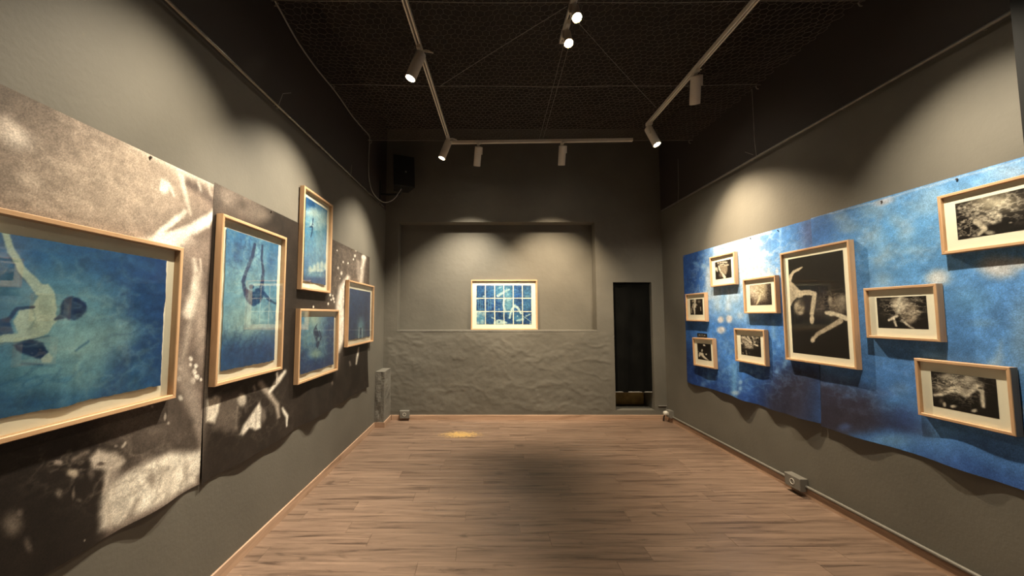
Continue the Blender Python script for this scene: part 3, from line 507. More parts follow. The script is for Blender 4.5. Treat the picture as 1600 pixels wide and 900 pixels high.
  ('p',[(4.4289,1.4056),(4.3854,1.4208),(4.3475,1.4048),(4.331,1.3734),(4.3453,1.3504),(4.3814,1.3633),(4.4134,1.3838)],557.9,475.1,2.11,(26,58,106),0.97),
  ('p',[(4.3477,1.3507),(4.3293,1.3733),(4.3134,1.3551),(4.3187,1.3373),(4.3414,1.3391)],520.3,459.2,1.58,(200,212,204),0.95),('s',[(4.4005,1.3428,1.69),(4.3409,1.3318,1.69)],554.5,474.3,2.11,(50,100,140),0.8),
  ('s',[(4.6302,1.4695,8.44),(4.5443,1.4515,12.66),(4.4906,1.4572,14.35)],752.6,550.7,2.64,(206,212,196),0.95),('s',[(4.5996,1.388,5.91),(4.539,1.3739,9.29),(4.4922,1.3887,9.29)],739.1,547.1,2.64,(30,62,110),0.9),
  ('c',4.1877,1.4258,-3.05,0.21,0.19,-3.78,0.8,(196,216,212),0.3,7),('c',3.9307,1.63,-4.48,0.31,-0.21,-2.74,0.8,(20,52,112),0.35,6),('c',4.3342,1.2334,-4.22,0.29,1.86,-9.28,0.8,(28,84,140),0.35,9),],
 'F2':[
  ('b',3.2364,1.6283,-3.1,0.21,-0.16,-3.11,0.95,(140,186,206),0.9),('b',3.202,1.4407,-4.15,0.28,0.26,-10.62,0.95,(186,208,200),0.75),('b',3.3599,1.9301,-5.63,0.38,-1.31,-7.01,0.9,(60,118,176),0.75),
  ('b',2.994,1.9234,-6.31,0.43,-1.18,-7.42,0.9,(70,130,186),0.7),('b',3.375,1.863,-36.78,2.49,-2.47,-15.59,0.8,(36,84,140),0.7),('b',3.3324,1.8175,-49.78,3.37,-4.35,-31.98,0.8,(36,84,140),0.7),
  ('b',3.003,1.8624,-23.89,1.61,-2.29,-16.81,0.8,(44,100,160),0.7),('p',[(3.5346,1.3327),(3.2797,1.3386),(2.8447,1.3398),(2.826,1.0627),(3.5236,1.1702)],157.6,252.7,25.0,(34,76,138),0.85),
  ('b',3.354,1.2685,-26.19,1.77,1.34,-13.34,0.9,(40,86,144),0.6),('b',3.1902,1.2655,-32.6,2.2,1.42,-14.94,0.9,(38,82,140),0.6),('b',3.0514,1.2665,-10.22,0.69,0.79,-8.83,0.9,(40,86,146),0.5),
  ('b',3.1421,1.8999,-14.14,0.95,-1.6,-10.11,0.9,(150,190,206),0.6),('b',3.3664,1.7361,-12.87,0.87,-1.34,-13.04,0.9,(150,190,204),0.5),
  ('s',[(3.1942,1.9527,2.33),(3.2159,1.8745,2.67),(3.275,1.7587,2.67),(3.2983,1.7036,2.67),(3.276,1.65,3.0)],156.8,249.9,1.25,(24,54,104),0.95),
  ('s',[(3.1129,1.9618,1.33),(3.1167,1.8754,1.67),(3.0893,1.7932,2.0),(3.1014,1.685,3.33)],139.1,235.4,1.25,(24,54,104),0.95),
  ('p',[(3.3022,1.6705),(3.2164,1.6537),(3.1615,1.671),(3.0753,1.6941),(3.069,1.6371),(3.1089,1.5829),(3.1762,1.5519),(3.2326,1.5722),(3.2818,1.6127)],148.8,244.1,1.67,(24,54,104),0.96),
  ('b',3.2113,1.6757,-37.82,2.56,-4.39,-61.34,0.4,(24,54,104),0.9),('s',[(3.0771,1.6481,2.67),(3.0115,1.6036,2.33),(2.9111,1.5756,1.33)],129.3,227.6,1.25,(24,54,104),0.93),
  ('b',3.1901,1.6581,-44.66,3.02,-5.83,-91.32,0.7,(150,190,200),0.6),('c',3.2473,1.7887,-2.9,0.2,-0.4,-3.37,0.8,(206,220,214),0.35,9),('c',3.2111,1.2542,-2.73,0.18,0.69,-6.85,0.8,(20,52,108),0.5,9),
  ('c',3.3185,1.9114,-3.49,0.24,-1.11,-6.32,0.8,(24,66,124),0.5,10),],
 'F3':[
  ('b',2.3519,2.1462,-3.4,0.23,-0.79,-4.06,0.95,(96,160,204),0.9),('b',2.3253,2.4923,-3.3,0.22,-3.71,-12.48,0.9,(36,84,146),0.9),('b',2.4149,2.3656,-7.64,0.51,-7.06,-26.52,0.9,(216,226,226),0.9),
  ('b',2.2386,2.3542,-6.31,0.42,-3.05,-12.25,0.95,(196,212,214),0.85),('b',2.4567,2.2889,-14.4,0.96,-6.26,-25.45,0.9,(150,196,220),0.7),('b',2.2529,2.177,-12.82,0.86,-1.43,-7.22,0.95,(150,190,208),0.5),
  ('b',2.4083,2.2676,-26.25,1.76,-10.65,-45.18,0.8,(214,224,224),0.8),('p',[(2.6018,1.8401),(2.0433,1.9143),(2.0321,1.7461),(2.5936,1.7183)],82.7,181.7,7.5,(36,80,142),0.9),
  ('b',2.4996,1.915,-15.03,1.01,-2.47,-18.86,0.9,(60,110,170),0.6),('b',2.4248,1.8815,-30.79,2.06,-4.18,-35.5,0.6,(232,232,224),0.92),('b',2.3355,1.9009,-27.21,1.82,-3.86,-32.07,0.6,(232,232,224),0.92),
  ('b',2.2723,1.9278,-35.7,2.39,-3.47,-27.52,0.6,(232,232,224),0.92),('b',2.1954,1.9456,-28.88,1.93,-3.45,-26.9,0.6,(232,232,224),0.92),('b',2.1247,1.9452,-30.06,2.01,-3.79,-30.14,0.6,(232,232,224),0.92),
  ('b',2.3821,1.8755,-21.0,1.41,-7.45,-65.11,0.6,(232,232,224),0.92),('b',2.2341,1.8947,-12.82,0.86,-7.17,-62.29,0.6,(232,232,224),0.92),('b',2.3073,1.8482,-4.73,0.32,-5.14,-49.58,0.9,(130,180,206),0.8),
  ('s',[(2.3905,2.323,0.8),(2.3995,2.2785,0.8),(2.4213,2.2491,0.8)],85.1,183.3,0.5,(24,54,104),0.95),('s',[(2.4533,2.2384,0.8),(2.3932,2.2556,0.8)],86.2,184.5,0.5,(24,54,104),0.9),
  ('s',[(2.4049,2.2518,0.8),(2.4066,2.2072,0.8),(2.4222,2.1566,0.4)],85.6,184.0,0.5,(24,54,104),0.95),('s',[(2.3995,2.2785,0.6),(2.3699,2.2699,0.6)],84.1,182.3,0.5,(24,54,104),0.9),
  ('c',2.3387,2.3179,-3.35,0.22,-1.81,-7.36,0.8,(230,232,226),0.5,10),('c',2.3467,2.0688,-4.08,0.27,-1.02,-5.96,0.8,(190,212,220),0.35,12),('c',2.3096,1.8838,-3.66,0.24,-1.7,-14.86,0.8,(236,236,228),0.5,16),],
 'F4':[
  ('b',2.2896,1.4029,-4.15,0.28,0.22,-7.53,0.95,(170,202,204),0.9),('b',2.3211,1.4615,-7.84,0.52,0.23,-20.22,0.9,(206,218,200),0.85),('b',2.4174,1.3189,-8.36,0.56,0.54,-9.67,0.95,(110,164,190),0.7),
  ('b',2.0791,1.1861,-8.04,0.54,0.91,-10.4,0.95,(120,172,196),0.75),('b',2.2732,1.1577,-9.82,0.66,2.45,-24.23,0.9,(186,212,196),0.85),('b',2.0081,1.3948,-5.75,0.38,0.36,-12.36,0.9,(50,104,166),0.6),
  ('b',1.93,1.2187,-7.4,0.49,0.38,-4.98,0.9,(28,62,124),0.8),('p',[(2.5582,1.1147),(2.1555,1.1159),(1.8044,1.0775),(1.8221,0.9862),(2.5511,1.0083)],77.7,177.6,9.38,(30,66,128),0.85),
  ('p',[(2.246,1.4252),(2.2895,1.4013),(2.3206,1.3726),(2.3232,1.3301),(2.2745,1.2877),(2.2629,1.2271),(2.2271,1.1991),(2.2095,1.2228),(2.1902,1.2536),(2.2135,1.2822),(2.1883,1.313),(2.2262,1.3572),(2.2666,1.3939)],79.1,178.7,0.94,(24,50,96),0.97),
  ('s',[(2.2032,1.3596,0.9),(2.1619,1.3004,1.05),(2.193,1.2656,1.05)],76.3,175.5,0.75,(24,50,96),0.95),('s',[(2.1716,1.3566,0.6),(2.1378,1.299,0.6)],74.9,173.8,0.75,(60,100,140),0.6),
  ('b',2.2142,1.2924,-51.88,3.47,3.96,-65.77,0.7,(170,196,200),0.8),('c',2.2829,1.3032,-2.45,0.16,0.27,-4.64,0.8,(190,214,210),0.45,9),],
 'F5':[
  ('b',1.1173,1.5749,-1.71,0.11,-0.05,-3.33,0.95,(40,76,134),0.7),('b',1.0909,1.3799,-10.03,0.66,0.37,-13.9,0.95,(150,196,216),0.9),('b',1.098,1.2829,-6.16,0.41,0.88,-18.61,0.95,(120,168,194),0.75),
  ('s',[(1.1477,1.3591,0.6),(1.1569,1.2312,1.0)],45.3,135.2,0.75,(222,232,232),0.95),('s',[(1.0379,1.3406,0.6),(1.0399,1.2303,0.8)],43.1,131.9,0.75,(214,226,228),0.9),
  ('s',[(1.0929,1.3425,1.0),(1.0976,1.2754,1.0)],44.2,133.5,0.75,(30,60,104),0.8),('b',1.2982,1.6873,-4.0,0.26,-0.59,-13.84,0.9,(50,90,146),0.5),('c',1.1134,1.515,-1.85,0.12,-0.01,-3.71,0.8,(80,120,170),0.35,9),],
 'R1':[
  ('p',[(1.3838,2.0503),(1.5198,2.035),(1.512,1.969),(1.4861,1.9328),(1.4463,1.9457),(1.3913,2.0048)],91.9,143.3,1.56,(150,136,118),0.95),('b',1.3242,2.0173,40.5,-2.74,-6.0,-50.32,0.5,(226,214,196),0.95),
  ('b',1.3371,1.9932,69.3,-4.7,-8.44,-74.08,0.6,(226,214,196),0.8),('s',[(1.3691,2.0432,1.0),(1.3776,2.0109,1.24),(1.4,1.9772,1.24),(1.4609,1.9093,2.12)],89.6,141.5,0.78,(226,214,196),0.98),
  ('s',[(1.3928,2.0781,1.0),(1.4552,2.0762,1.0),(1.5118,2.065,1.0)],91.7,143.0,0.78,(206,190,176),0.9),('s',[(1.3968,2.054,0.87),(1.4538,2.0553,0.87)],90.5,142.1,0.62,(226,214,196),0.9),
  ('s',[(1.4744,2.0378,1.0),(1.533,2.0354,1.0)],93.9,144.8,0.62,(200,186,168),0.9),('b',1.3609,2.0793,58.23,-3.95,-10.71,-79.58,0.7,(200,186,170),0.8),('b',1.3974,1.9398,28.55,-1.94,-4.15,-40.31,0.9,(140,126,112),0.7),
  ('c',1.4431,1.9987,10.4,-0.71,-1.92,-16.26,0.8,(90,78,66),0.6,46),('c',1.4404,2.0606,9.07,-0.61,-4.31,-32.44,0.8,(226,214,196),0.7,40),],
 'R2':[
  ('b',1.9083,1.7469,7.85,-0.53,-0.76,-11.51,0.9,(196,178,158),0.95),('b',2.0007,1.7364,15.01,-1.02,-0.76,-11.8,0.9,(170,156,126),0.85),('b',2.0981,1.6954,24.93,-1.7,-0.42,-7.69,0.9,(34,26,24),0.9),
  ('b',1.8418,1.6259,25.39,-1.73,-0.79,-23.98,0.9,(50,38,34),0.9),('b',2.0394,1.6018,10.59,-0.72,-1.07,-37.95,0.9,(40,30,28),0.9),('b',1.8799,1.7074,70.43,-4.79,-6.61,-120.72,0.8,(228,212,190),0.6),
  ('b',1.923,1.6845,72.12,-4.9,-6.03,-122.21,0.8,(228,212,190),0.6),('b',1.9004,1.7246,71.15,-4.84,-7.24,-121.3,0.8,(228,212,190),0.6),('b',1.95,1.7126,73.09,-4.97,-7.04,-122.96,0.8,(228,212,190),0.6),
  ('b',1.8698,1.7495,69.95,-4.76,-7.9,-120.22,0.8,(228,212,190),0.6),('b',1.9767,1.7424,74.06,-5.04,-8.13,-123.71,0.8,(228,212,190),0.6),('b',1.9203,1.737,71.87,-4.89,-7.72,-121.88,0.8,(228,212,190),0.6),
  ('b',1.8848,1.6841,70.67,-4.8,-5.89,-120.98,0.8,(228,212,190),0.6),('b',1.9468,1.758,72.84,-4.95,-8.51,-122.65,0.8,(228,212,190),0.6),('b',2.0157,1.6911,75.79,-5.16,-6.56,-125.26,0.8,(228,212,190),0.6),
  ('b',2.0055,1.7183,75.3,-5.12,-7.44,-124.78,0.8,(228,212,190),0.6),('b',1.954,1.6808,73.33,-4.99,-6.0,-123.24,0.8,(228,212,190),0.6),
  ('s',[(1.9862,1.7015,1.03),(1.9645,1.6533,2.2),(1.9234,1.5983,0.73)],119.1,163.6,1.1,(222,204,174),0.9),('c',1.9381,1.7223,6.65,-0.45,-0.6,-10.03,0.8,(226,214,196),0.7,44),],
 'R3':[
  ('s',[(0.8715,1.6849,2.0),(0.866,1.6388,1.33)],71.2,126.5,0.97,(226,214,196),0.95),
  ('p',[(0.829,1.6399),(0.8995,1.6401),(0.8979,1.6161),(0.8883,1.5878),(0.8646,1.5839),(0.8339,1.5955)],71.2,126.6,0.83,(226,214,196),0.97),
  ('s',[(0.8468,1.5864,1.56),(0.8535,1.5466,1.33),(0.8568,1.5026,0.89)],70.8,126.3,0.69,(226,214,196),0.97),('s',[(0.8287,1.6355,0.78),(0.809,1.5915,0.78)],69.8,125.3,0.69,(206,194,176),0.9),
  ('s',[(0.7953,1.5784,0.78),(0.7835,1.5473,0.78),(0.7902,1.5272,0.78)],69.0,124.6,0.83,(170,158,142),0.9),('b',0.8271,1.6702,39.25,-2.65,-2.64,-75.04,0.8,(200,186,160),0.8),
  ('b',0.9582,1.6612,31.59,-2.14,-2.33,-68.07,0.8,(150,138,122),0.8),('s',[(0.9849,1.5925,0.72),(0.9881,1.5517,0.72)],74.9,129.8,0.69,(196,184,166),0.9),('b',0.9594,1.6793,94.78,-6.41,-2.94,-77.12,0.9,(110,100,90),0.7),
  ('b',0.9099,1.6223,81.35,-5.5,-4.21,-163.82,0.6,(226,214,196),0.8),('c',0.8702,1.6079,6.4,-0.43,-0.21,-9.48,0.8,(150,138,122),0.4,44),],
 'R4':[
  ('s',[(0.9237,1.0061,1.14),(0.9467,1.0357,1.99),(0.9935,1.0322,1.85)],74.5,130.0,0.89,(226,214,196),0.95),('s',[(0.9817,1.0229,2.13),(1.0263,0.9965,1.85),(1.1057,0.9705,0.57)],77.2,132.5,0.8,(226,214,196),0.95),
  ('b',0.9854,1.0773,59.3,-4.01,5.57,-61.71,0.6,(226,214,196),0.9),('b',1.036,1.1407,31.74,-31.19,-23.27,-87.84,0.6,(226,214,196),0.9),('b',1.0673,1.037,61.52,-4.16,9.5,-94.35,0.5,(226,214,196),0.95),
  ('b',0.9039,1.0562,85.97,-5.81,14.14,-151.7,0.7,(150,138,122),0.8),('b',0.9839,1.0555,133.43,-9.03,8.79,-92.6,0.8,(170,158,142),0.7),('c',1.0184,1.016,7.75,-0.52,1.5,-14.37,0.8,(150,138,122),0.4,44),],
 'R5':[
  ('p',[(1.6781,1.2795),(1.7361,1.289),(1.7966,1.2598),(1.8432,1.2307),(1.8332,1.2007),(1.8393,1.173),(1.7903,1.1664),(1.7406,1.1694),(1.722,1.2066),(1.6881,1.2335)],108.6,156.8,1.51,(184,170,154),0.95),
  ('s',[(1.716,1.2548,0.91),(1.807,1.2129,0.91)],108.2,156.6,0.76,(70,58,50),0.8),('s',[(1.7104,1.2764,0.91),(1.8253,1.2332,0.91)],108.6,156.8,0.66,(226,214,196),0.9),
  ('s',[(1.7777,1.285,1.21),(1.8113,1.256,1.21)],110.0,157.8,0.76,(226,214,196),0.9),('s',[(1.839,1.286,1.06),(1.8655,1.2664,1.06)],113.3,160.1,0.76,(206,192,174),0.9),
  ('s',[(1.8575,1.2167,1.13),(1.9133,1.2042,1.13)],115.5,161.8,0.57,(226,214,196),0.97),('b',1.87,1.2354,69.18,-4.7,8.29,-118.91,0.6,(226,214,196),0.9),('b',1.688,1.2109,69.32,-4.71,8.25,-113.52,0.5,(226,214,196),0.95),
  ('b',1.9043,1.2795,38.69,-2.63,6.32,-107.83,0.7,(196,182,164),0.9),('s',[(1.7457,1.141,0.76),(1.756,1.1083,0.76)],107.8,156.4,0.76,(190,176,158),0.85),
  ('b',1.6994,1.1143,99.94,-6.79,16.67,-171.35,0.7,(170,158,142),0.8),('b',1.794,1.1216,104.89,-7.13,10.3,-105.33,0.8,(110,100,90),0.7),('b',1.8389,1.1871,74.99,-5.1,4.35,-53.17,0.8,(200,188,170),0.7),
  ('c',1.7805,1.2253,7.26,-0.49,0.99,-13.94,0.8,(40,32,28),0.75,40),('c',1.7956,1.2454,6.65,-0.45,0.99,-14.99,0.8,(226,214,196),0.8,36),],
 'R6':[
  ('b',2.6482,1.5729,5.18,-0.35,-0.26,-10.76,0.95,(74,64,58),0.8),('s',[(2.4675,1.8946,1.07),(2.4288,1.8792,2.13),(2.3788,1.866,2.13),(2.3477,1.8325,2.67),(2.3301,1.7869,3.2)],152.0,184.3,1.0,(204,190,168),0.97),
  ('p',[(2.3206,1.81),(2.3686,1.769),(2.4342,1.7064),(2.4696,1.6787),(2.4556,1.6454),(2.3988,1.6422),(2.362,1.6205),(2.334,1.5775),(2.3012,1.5783)],151.9,184.6,1.33,(196,182,162),0.97),
  ('s',[(2.4325,1.6807,4.53),(2.524,1.6812,4.0),(2.5708,1.6675,3.47),(2.5585,1.6024,3.47),(2.5361,1.5069,3.2)],166.0,193.1,1.33,(204,190,168),0.97),('b',2.5347,1.463,48.39,-3.3,0.32,-27.02,0.3,(204,190,168),0.97),
  ('b',2.4177,1.5642,19.4,-1.32,-0.33,-16.67,0.35,(168,154,134),0.95),('b',2.4507,1.5989,32.95,-2.25,-1.09,-35.32,0.6,(60,50,44),0.8),('b',2.4054,1.5358,57.83,-3.94,-0.96,-87.31,0.7,(90,78,68),0.7),
  ('b',2.4297,1.5142,41.97,-2.86,-0.31,-70.44,0.7,(206,192,172),0.7),('b',2.3945,1.579,47.78,-3.26,-1.05,-43.43,0.7,(204,190,170),0.7),('b',2.3547,1.6968,39.79,-2.71,-1.02,-17.08,0.9,(160,146,128),0.5),
  ('s',[(2.5245,1.2903,2.13),(2.5721,1.3446,2.93),(2.6804,1.4021,3.47),(2.7789,1.4557,4.0)],180.1,201.7,1.33,(180,166,148),0.96),('b',2.5301,1.3015,48.59,-3.32,2.73,-43.17,0.4,(200,186,166),0.95),
  ('b',2.7835,1.5823,17.58,-1.2,-0.49,-17.14,0.7,(126,115,104),0.9),('b',2.8062,1.6194,37.44,-2.56,-1.66,-39.65,0.8,(150,140,126),0.7),
  ('s',[(2.665,1.5171,2.67),(2.7022,1.5117,4.0),(2.7441,1.5064,3.2),(2.8292,1.4727,3.73)],191.3,207.6,1.33,(216,204,184),0.97),('b',2.676,1.592,48.99,-3.35,-0.58,-18.99,0.6,(26,20,18),0.9),
  ('b',2.7031,1.6081,53.69,-3.67,-1.27,-34.82,0.7,(160,148,132),0.85),('s',[(2.5777,1.5407,1.07),(2.632,1.5533,1.07)],175.1,198.5,1.33,(110,100,90),0.6),('b',2.7467,1.5448,24.04,-1.64,-0.75,-48.73,0.8,(84,74,66),0.7),
  ('c',2.7502,1.5961,8.01,-0.55,-0.37,-11.12,0.8,(160,148,132),0.6,22),('c',2.4245,1.564,17.19,-1.17,-0.32,-15.95,0.8,(70,60,52),0.6,44),],
 'R7':[
  ('p',[(3.149,1.6026),(3.2241,1.6046),(3.2847,1.553),(3.2968,1.5115),(3.2747,1.4701),(3.2423,1.445),(3.2029,1.4616),(3.1738,1.5121),(3.1496,1.5406)],275.1,248.9,4.67,(150,136,120),0.95),
  ('b',3.187,1.5679,25.18,-1.72,-0.67,-24.56,0.8,(214,202,184),0.9),('s',[(3.077,1.6015,1.24),(3.3188,1.586,1.24)],270.2,246.4,1.94,(120,110,98),0.7),
  ('s',[(3.1929,1.6034,2.49),(3.1756,1.521,2.49)],266.2,244.7,2.33,(222,212,194),0.9),('p',[(3.1414,1.4916),(3.1848,1.4854),(3.2022,1.4516),(3.2113,1.418),(3.1579,1.4175)],266.1,245.0,1.94,(14,11,10),0.95),
  ('s',[(3.1178,1.4668,1.87),(3.17,1.4917,1.87)],258.4,241.4,1.56,(226,214,196),0.95),('s',[(3.15,1.4762,1.87),(3.1599,1.4303,1.87)],260.8,242.6,1.56,(226,214,196),0.95),
  ('s',[(3.195,1.464,1.87),(3.2588,1.4135,1.24)],276.7,249.9,1.56,(226,214,196),0.95),('b',3.2952,1.5188,39.11,-2.68,-1.09,-137.36,0.7,(160,148,132),0.85),('b',3.233,1.5205,55.7,-3.82,-0.23,-26.77,0.9,(120,108,96),0.6),
  ('b',3.2586,1.4896,65.13,-4.46,0.16,-36.96,0.9,(176,162,146),0.6),('c',3.2068,1.5523,8.71,-0.6,-0.28,-13.22,0.8,(226,214,196),0.85,28),('c',3.2261,1.5019,12.67,-0.87,-0.01,-13.36,0.8,(40,34,30),0.6,30),],
 'R8':[
  ('b',3.6753,2.0877,10.67,-0.73,-5.91,-20.01,0.95,(160,148,128),0.9),('b',3.6881,2.0794,25.22,-1.73,-12.49,-42.61,0.9,(206,194,172),0.7),
  ('p',[(3.6379,2.0184),(3.6533,2.0419),(3.679,2.044),(3.7036,2.0194),(3.6984,1.9815),(3.6676,1.9746),(3.6448,1.9891)],405.0,299.4,2.67,(196,184,166),0.95),
  ('s',[(3.5968,2.0045,4.27),(3.6337,1.9569,3.73),(3.6039,1.9319,2.4)],383.2,291.5,2.0,(204,190,168),0.95),('b',3.6273,2.0063,31.15,-2.14,-10.34,-41.6,0.7,(170,158,142),0.9),
  ('b',3.6512,1.9329,52.63,-3.61,-19.7,-91.61,0.6,(180,168,150),0.9),('s',[(3.6879,1.9805,1.87),(3.6737,1.9478,1.87)],410.2,301.5,1.67,(20,16,14),0.8),
  ('s',[(3.6448,2.0185,1.07),(3.6689,1.9941,1.07)],400.0,297.6,1.33,(50,42,36),0.7),('b',3.5422,2.0159,97.86,-6.71,-35.07,-144.29,0.7,(180,168,152),0.8),
  ('b',3.5246,1.9814,124.07,-8.51,-41.49,-184.45,0.7,(180,168,152),0.8),('b',3.5676,2.0574,89.94,-6.17,-34.82,-131.02,0.7,(180,168,152),0.8),('b',3.588,1.9296,115.57,-7.93,-34.49,-166.73,0.7,(180,168,152),0.8),
  ('b',3.5551,1.9841,127.6,-8.75,-42.91,-187.0,0.7,(180,168,152),0.8),('b',3.5346,2.071,124.5,-8.54,-49.38,-184.23,0.7,(180,168,152),0.8),('b',3.5801,2.0256,101.33,-6.95,-37.0,-146.73,0.7,(180,168,152),0.8),
  ('b',3.5552,2.0943,110.87,-7.61,-45.77,-162.47,0.7,(180,168,152),0.8),('b',3.6033,2.0478,93.09,-6.39,-35.43,-133.3,0.7,(180,168,152),0.8),('b',3.5994,2.0959,102.73,-7.05,-42.53,-147.37,0.7,(180,168,152),0.8),
  ('b',3.5628,1.9348,180.51,-12.39,-54.53,-263.58,0.7,(180,168,152),0.8),('b',3.7318,1.9654,177.05,-12.16,-57.25,-237.74,0.7,(180,168,152),0.8),('b',3.7581,2.0328,120.68,-8.29,-44.67,-159.84,0.7,(180,168,152),0.8),
  ('b',3.7457,2.0319,178.74,-12.28,-66.04,-238.28,0.7,(180,168,152),0.8),('b',3.5325,2.0958,108.56,-7.45,-44.93,-160.79,0.7,(180,168,152),0.8),('b',3.6186,2.0624,117.95,-8.1,-46.09,-167.66,0.7,(180,168,152),0.8),
  ('b',3.5296,1.9417,174.93,-12.0,-53.68,-259.47,0.7,(180,168,152),0.8),('c',3.6678,2.0762,7.81,-0.54,-3.52,-12.19,0.8,(226,214,196),0.8,24),('c',3.5643,2.0105,14.99,-1.03,-2.32,-9.54,0.8,(190,178,160),0.8,34),
  ('c',3.6563,2.0064,21.05,-1.45,-4.61,-18.28,0.8,(40,34,30),0.6,36),],
 'R9':[
  ('b',3.4078,1.1421,31.14,-2.14,7.8,-49.2,0.8,(214,201,184),0.85),('b',3.4931,1.1285,19.09,-1.31,5.26,-30.74,0.8,(150,141,129),0.85),('b',3.4326,1.0958,15.51,-1.06,6.26,-34.55,0.8,(170,159,146),0.85),
  ('b',3.3842,1.0757,26.02,-1.78,6.82,-36.66,0.8,(140,131,120),0.85),('b',3.5074,1.1471,34.11,-2.34,10.83,-66.23,0.8,(200,188,172),0.85),('b',3.5388,1.1098,39.92,-2.74,8.66,-47.18,0.8,(190,178,163),0.85),
  ('b',3.4534,1.1327,46.0,-3.16,10.74,-64.63,0.8,(90,84,77),0.85),('b',3.4678,1.0803,22.45,-1.54,10.91,-57.12,0.8,(176,165,151),0.85),('b',3.4058,1.1135,52.94,-3.63,15.17,-88.64,0.8,(80,75,68),0.85),
  ('b',3.5214,1.1012,58.93,-4.04,17.42,-93.62,0.8,(70,65,60),0.85),
  ('s',[(3.3398,1.0281,2.18),(3.3818,1.0412,2.8),(3.4411,1.0863,4.35),(3.4668,1.067,3.11),(3.4939,1.0508,4.35),(3.5162,1.0874,3.73),(3.5408,1.1155,3.73),(3.5605,1.0897,3.73),(3.5602,1.0144,2.8)],348.7,282.3,2.33,(226,214,196),0.95),
  ('p',[(3.3505,1.0096),(3.4646,1.0338),(3.5355,1.0615),(3.5341,0.9925),(3.4249,0.9831),(3.3687,0.9907)],339.3,278.7,3.11,(14,11,10),0.9),('b',3.5216,0.9821,74.25,-5.1,28.51,-117.96,0.6,(226,214,196),0.9),
  ('b',3.3874,0.9835,116.66,-8.0,16.75,-73.85,0.6,(226,214,196),0.8),('b',3.4294,0.982,72.7,-4.99,26.17,-112.93,0.6,(226,214,196),0.9),('b',3.3742,0.9998,86.38,-5.92,13.73,-62.86,0.8,(110,100,90),0.7),
  ('b',3.5552,1.1075,121.66,-8.35,29.5,-158.53,0.7,(14,11,10),0.7),('c',3.443,1.1144,8.42,-0.58,3.01,-17.34,0.8,(226,214,196),0.95,26),('c',3.4326,1.0958,10.86,-0.74,4.07,-22.46,0.8,(20,16,14),0.7,30),
  ('c',3.501,1.0544,14.5,-0.99,3.83,-18.6,0.8,(180,168,152),0.6,34),],
 'GRID':[
  ('b',-0.0448,1.8504,21.28,0.01,0.0,-10.62,0.9,(52,110,176),0.6),('b',0.1079,1.8386,21.28,-0.03,0.0,-12.14,0.9,(60,122,186),0.6),('b',0.2608,1.874,12.16,-0.04,0.0,-9.43,0.9,(90,160,200),0.8),
  ('b',0.3899,1.8504,14.19,-0.07,0.0,-10.62,0.9,(86,156,196),0.8),('b',0.6718,1.8386,17.02,-0.14,0.0,-12.14,0.9,(80,140,190),0.7),('b',0.3891,1.6625,14.22,-0.07,0.0,-7.76,0.9,(130,186,206),0.85),
  ('b',0.6703,1.6508,17.06,-0.14,0.0,-10.67,0.9,(70,130,180),0.6),('b',-0.0329,1.4405,12.22,0.0,0.0,-9.53,0.9,(120,180,206),0.8),('b',0.1191,1.4521,17.1,-0.02,0.0,-12.25,0.9,(44,92,156),0.7),
  ('b',0.5284,1.4521,14.25,-0.09,0.0,-14.3,0.9,(80,150,196),0.7),('s',[(0.2312,1.7893,2.2),(0.3076,1.8351,1.83),(0.3995,1.8834,1.22)],104.1,103.9,0.92,(214,228,228),0.95),
  ('s',[(0.2491,1.9093,0.98),(0.2844,1.9211,0.98)],104.0,103.7,0.92,(214,228,228),0.7),('s',[(0.3608,1.9093,0.98),(0.378,1.8034,0.98)],104.0,103.8,1.22,(214,228,228),0.5),
  ('s',[(0.3308,1.7387,2.2),(0.3163,1.6391,1.47),(0.3476,1.5513,1.71)],104.3,104.4,1.22,(214,228,228),0.9),('s',[(0.3776,1.7211,1.71),(0.4246,1.7387,1.71)],104.2,104.2,1.22,(214,228,228),0.7),
  ('s',[(0.4068,1.4545,1.47),(0.4355,1.5747,1.47),(0.4827,1.6367,1.96),(0.5352,1.5981,1.83),(0.5757,1.5221,1.47)],104.4,104.6,0.76,(232,238,234),0.97),
  ('s',[(0.1402,1.4615,1.1),(0.1893,1.4346,1.1)],104.5,104.9,0.76,(214,228,228),0.9),
  ('p',[(0.1599,1.3566),(0.1717,1.4055),(0.236,1.4346),(0.3061,1.423),(0.3761,1.3822),(0.3292,1.3566)],104.6,105.0,1.22,(232,236,226),0.95),('b',0.2476,1.3939,61.13,-0.18,0.0,-71.58,0.7,(60,110,160),0.7),
  ('s',[(0.3292,1.3566,0.98),(0.4344,1.3566,0.98)],104.7,105.1,0.76,(214,228,228),0.8),('s',[(0.6105,1.4813,0.61),(0.7209,1.3997,0.61)],104.6,104.9,0.61,(214,228,228),0.85),
  ('s',[(0.6526,1.4813,0.98),(0.7113,1.5105,0.98)],104.5,104.7,0.61,(214,228,228),0.9),('s',[(0.5106,1.4113,1.22),(0.6043,1.4288,1.96)],104.6,104.9,0.92,(214,228,228),0.9),
  ('b',0.5227,1.4801,85.49,-0.53,0.0,-107.14,0.6,(214,228,228),0.9),('s',[(-0.0623,1.7153,0.49),(-0.0575,1.5806,0.49)],104.3,104.4,0.61,(140,186,214),0.7),
  ('s',[(-0.0271,1.7153,0.49),(-0.0224,1.5806,0.49)],104.3,104.4,0.61,(140,186,214),0.7),('s',[(-0.0037,1.7153,0.49),(0.001,1.5806,0.49)],104.3,104.4,0.61,(140,186,214),0.7),
  ('s',[(0.0843,1.7153,0.49),(0.0889,1.5806,0.49)],104.3,104.4,0.61,(140,186,214),0.7),('s',[(0.1195,1.7153,0.49),(0.124,1.5806,0.49)],104.3,104.4,0.61,(140,186,214),0.7),
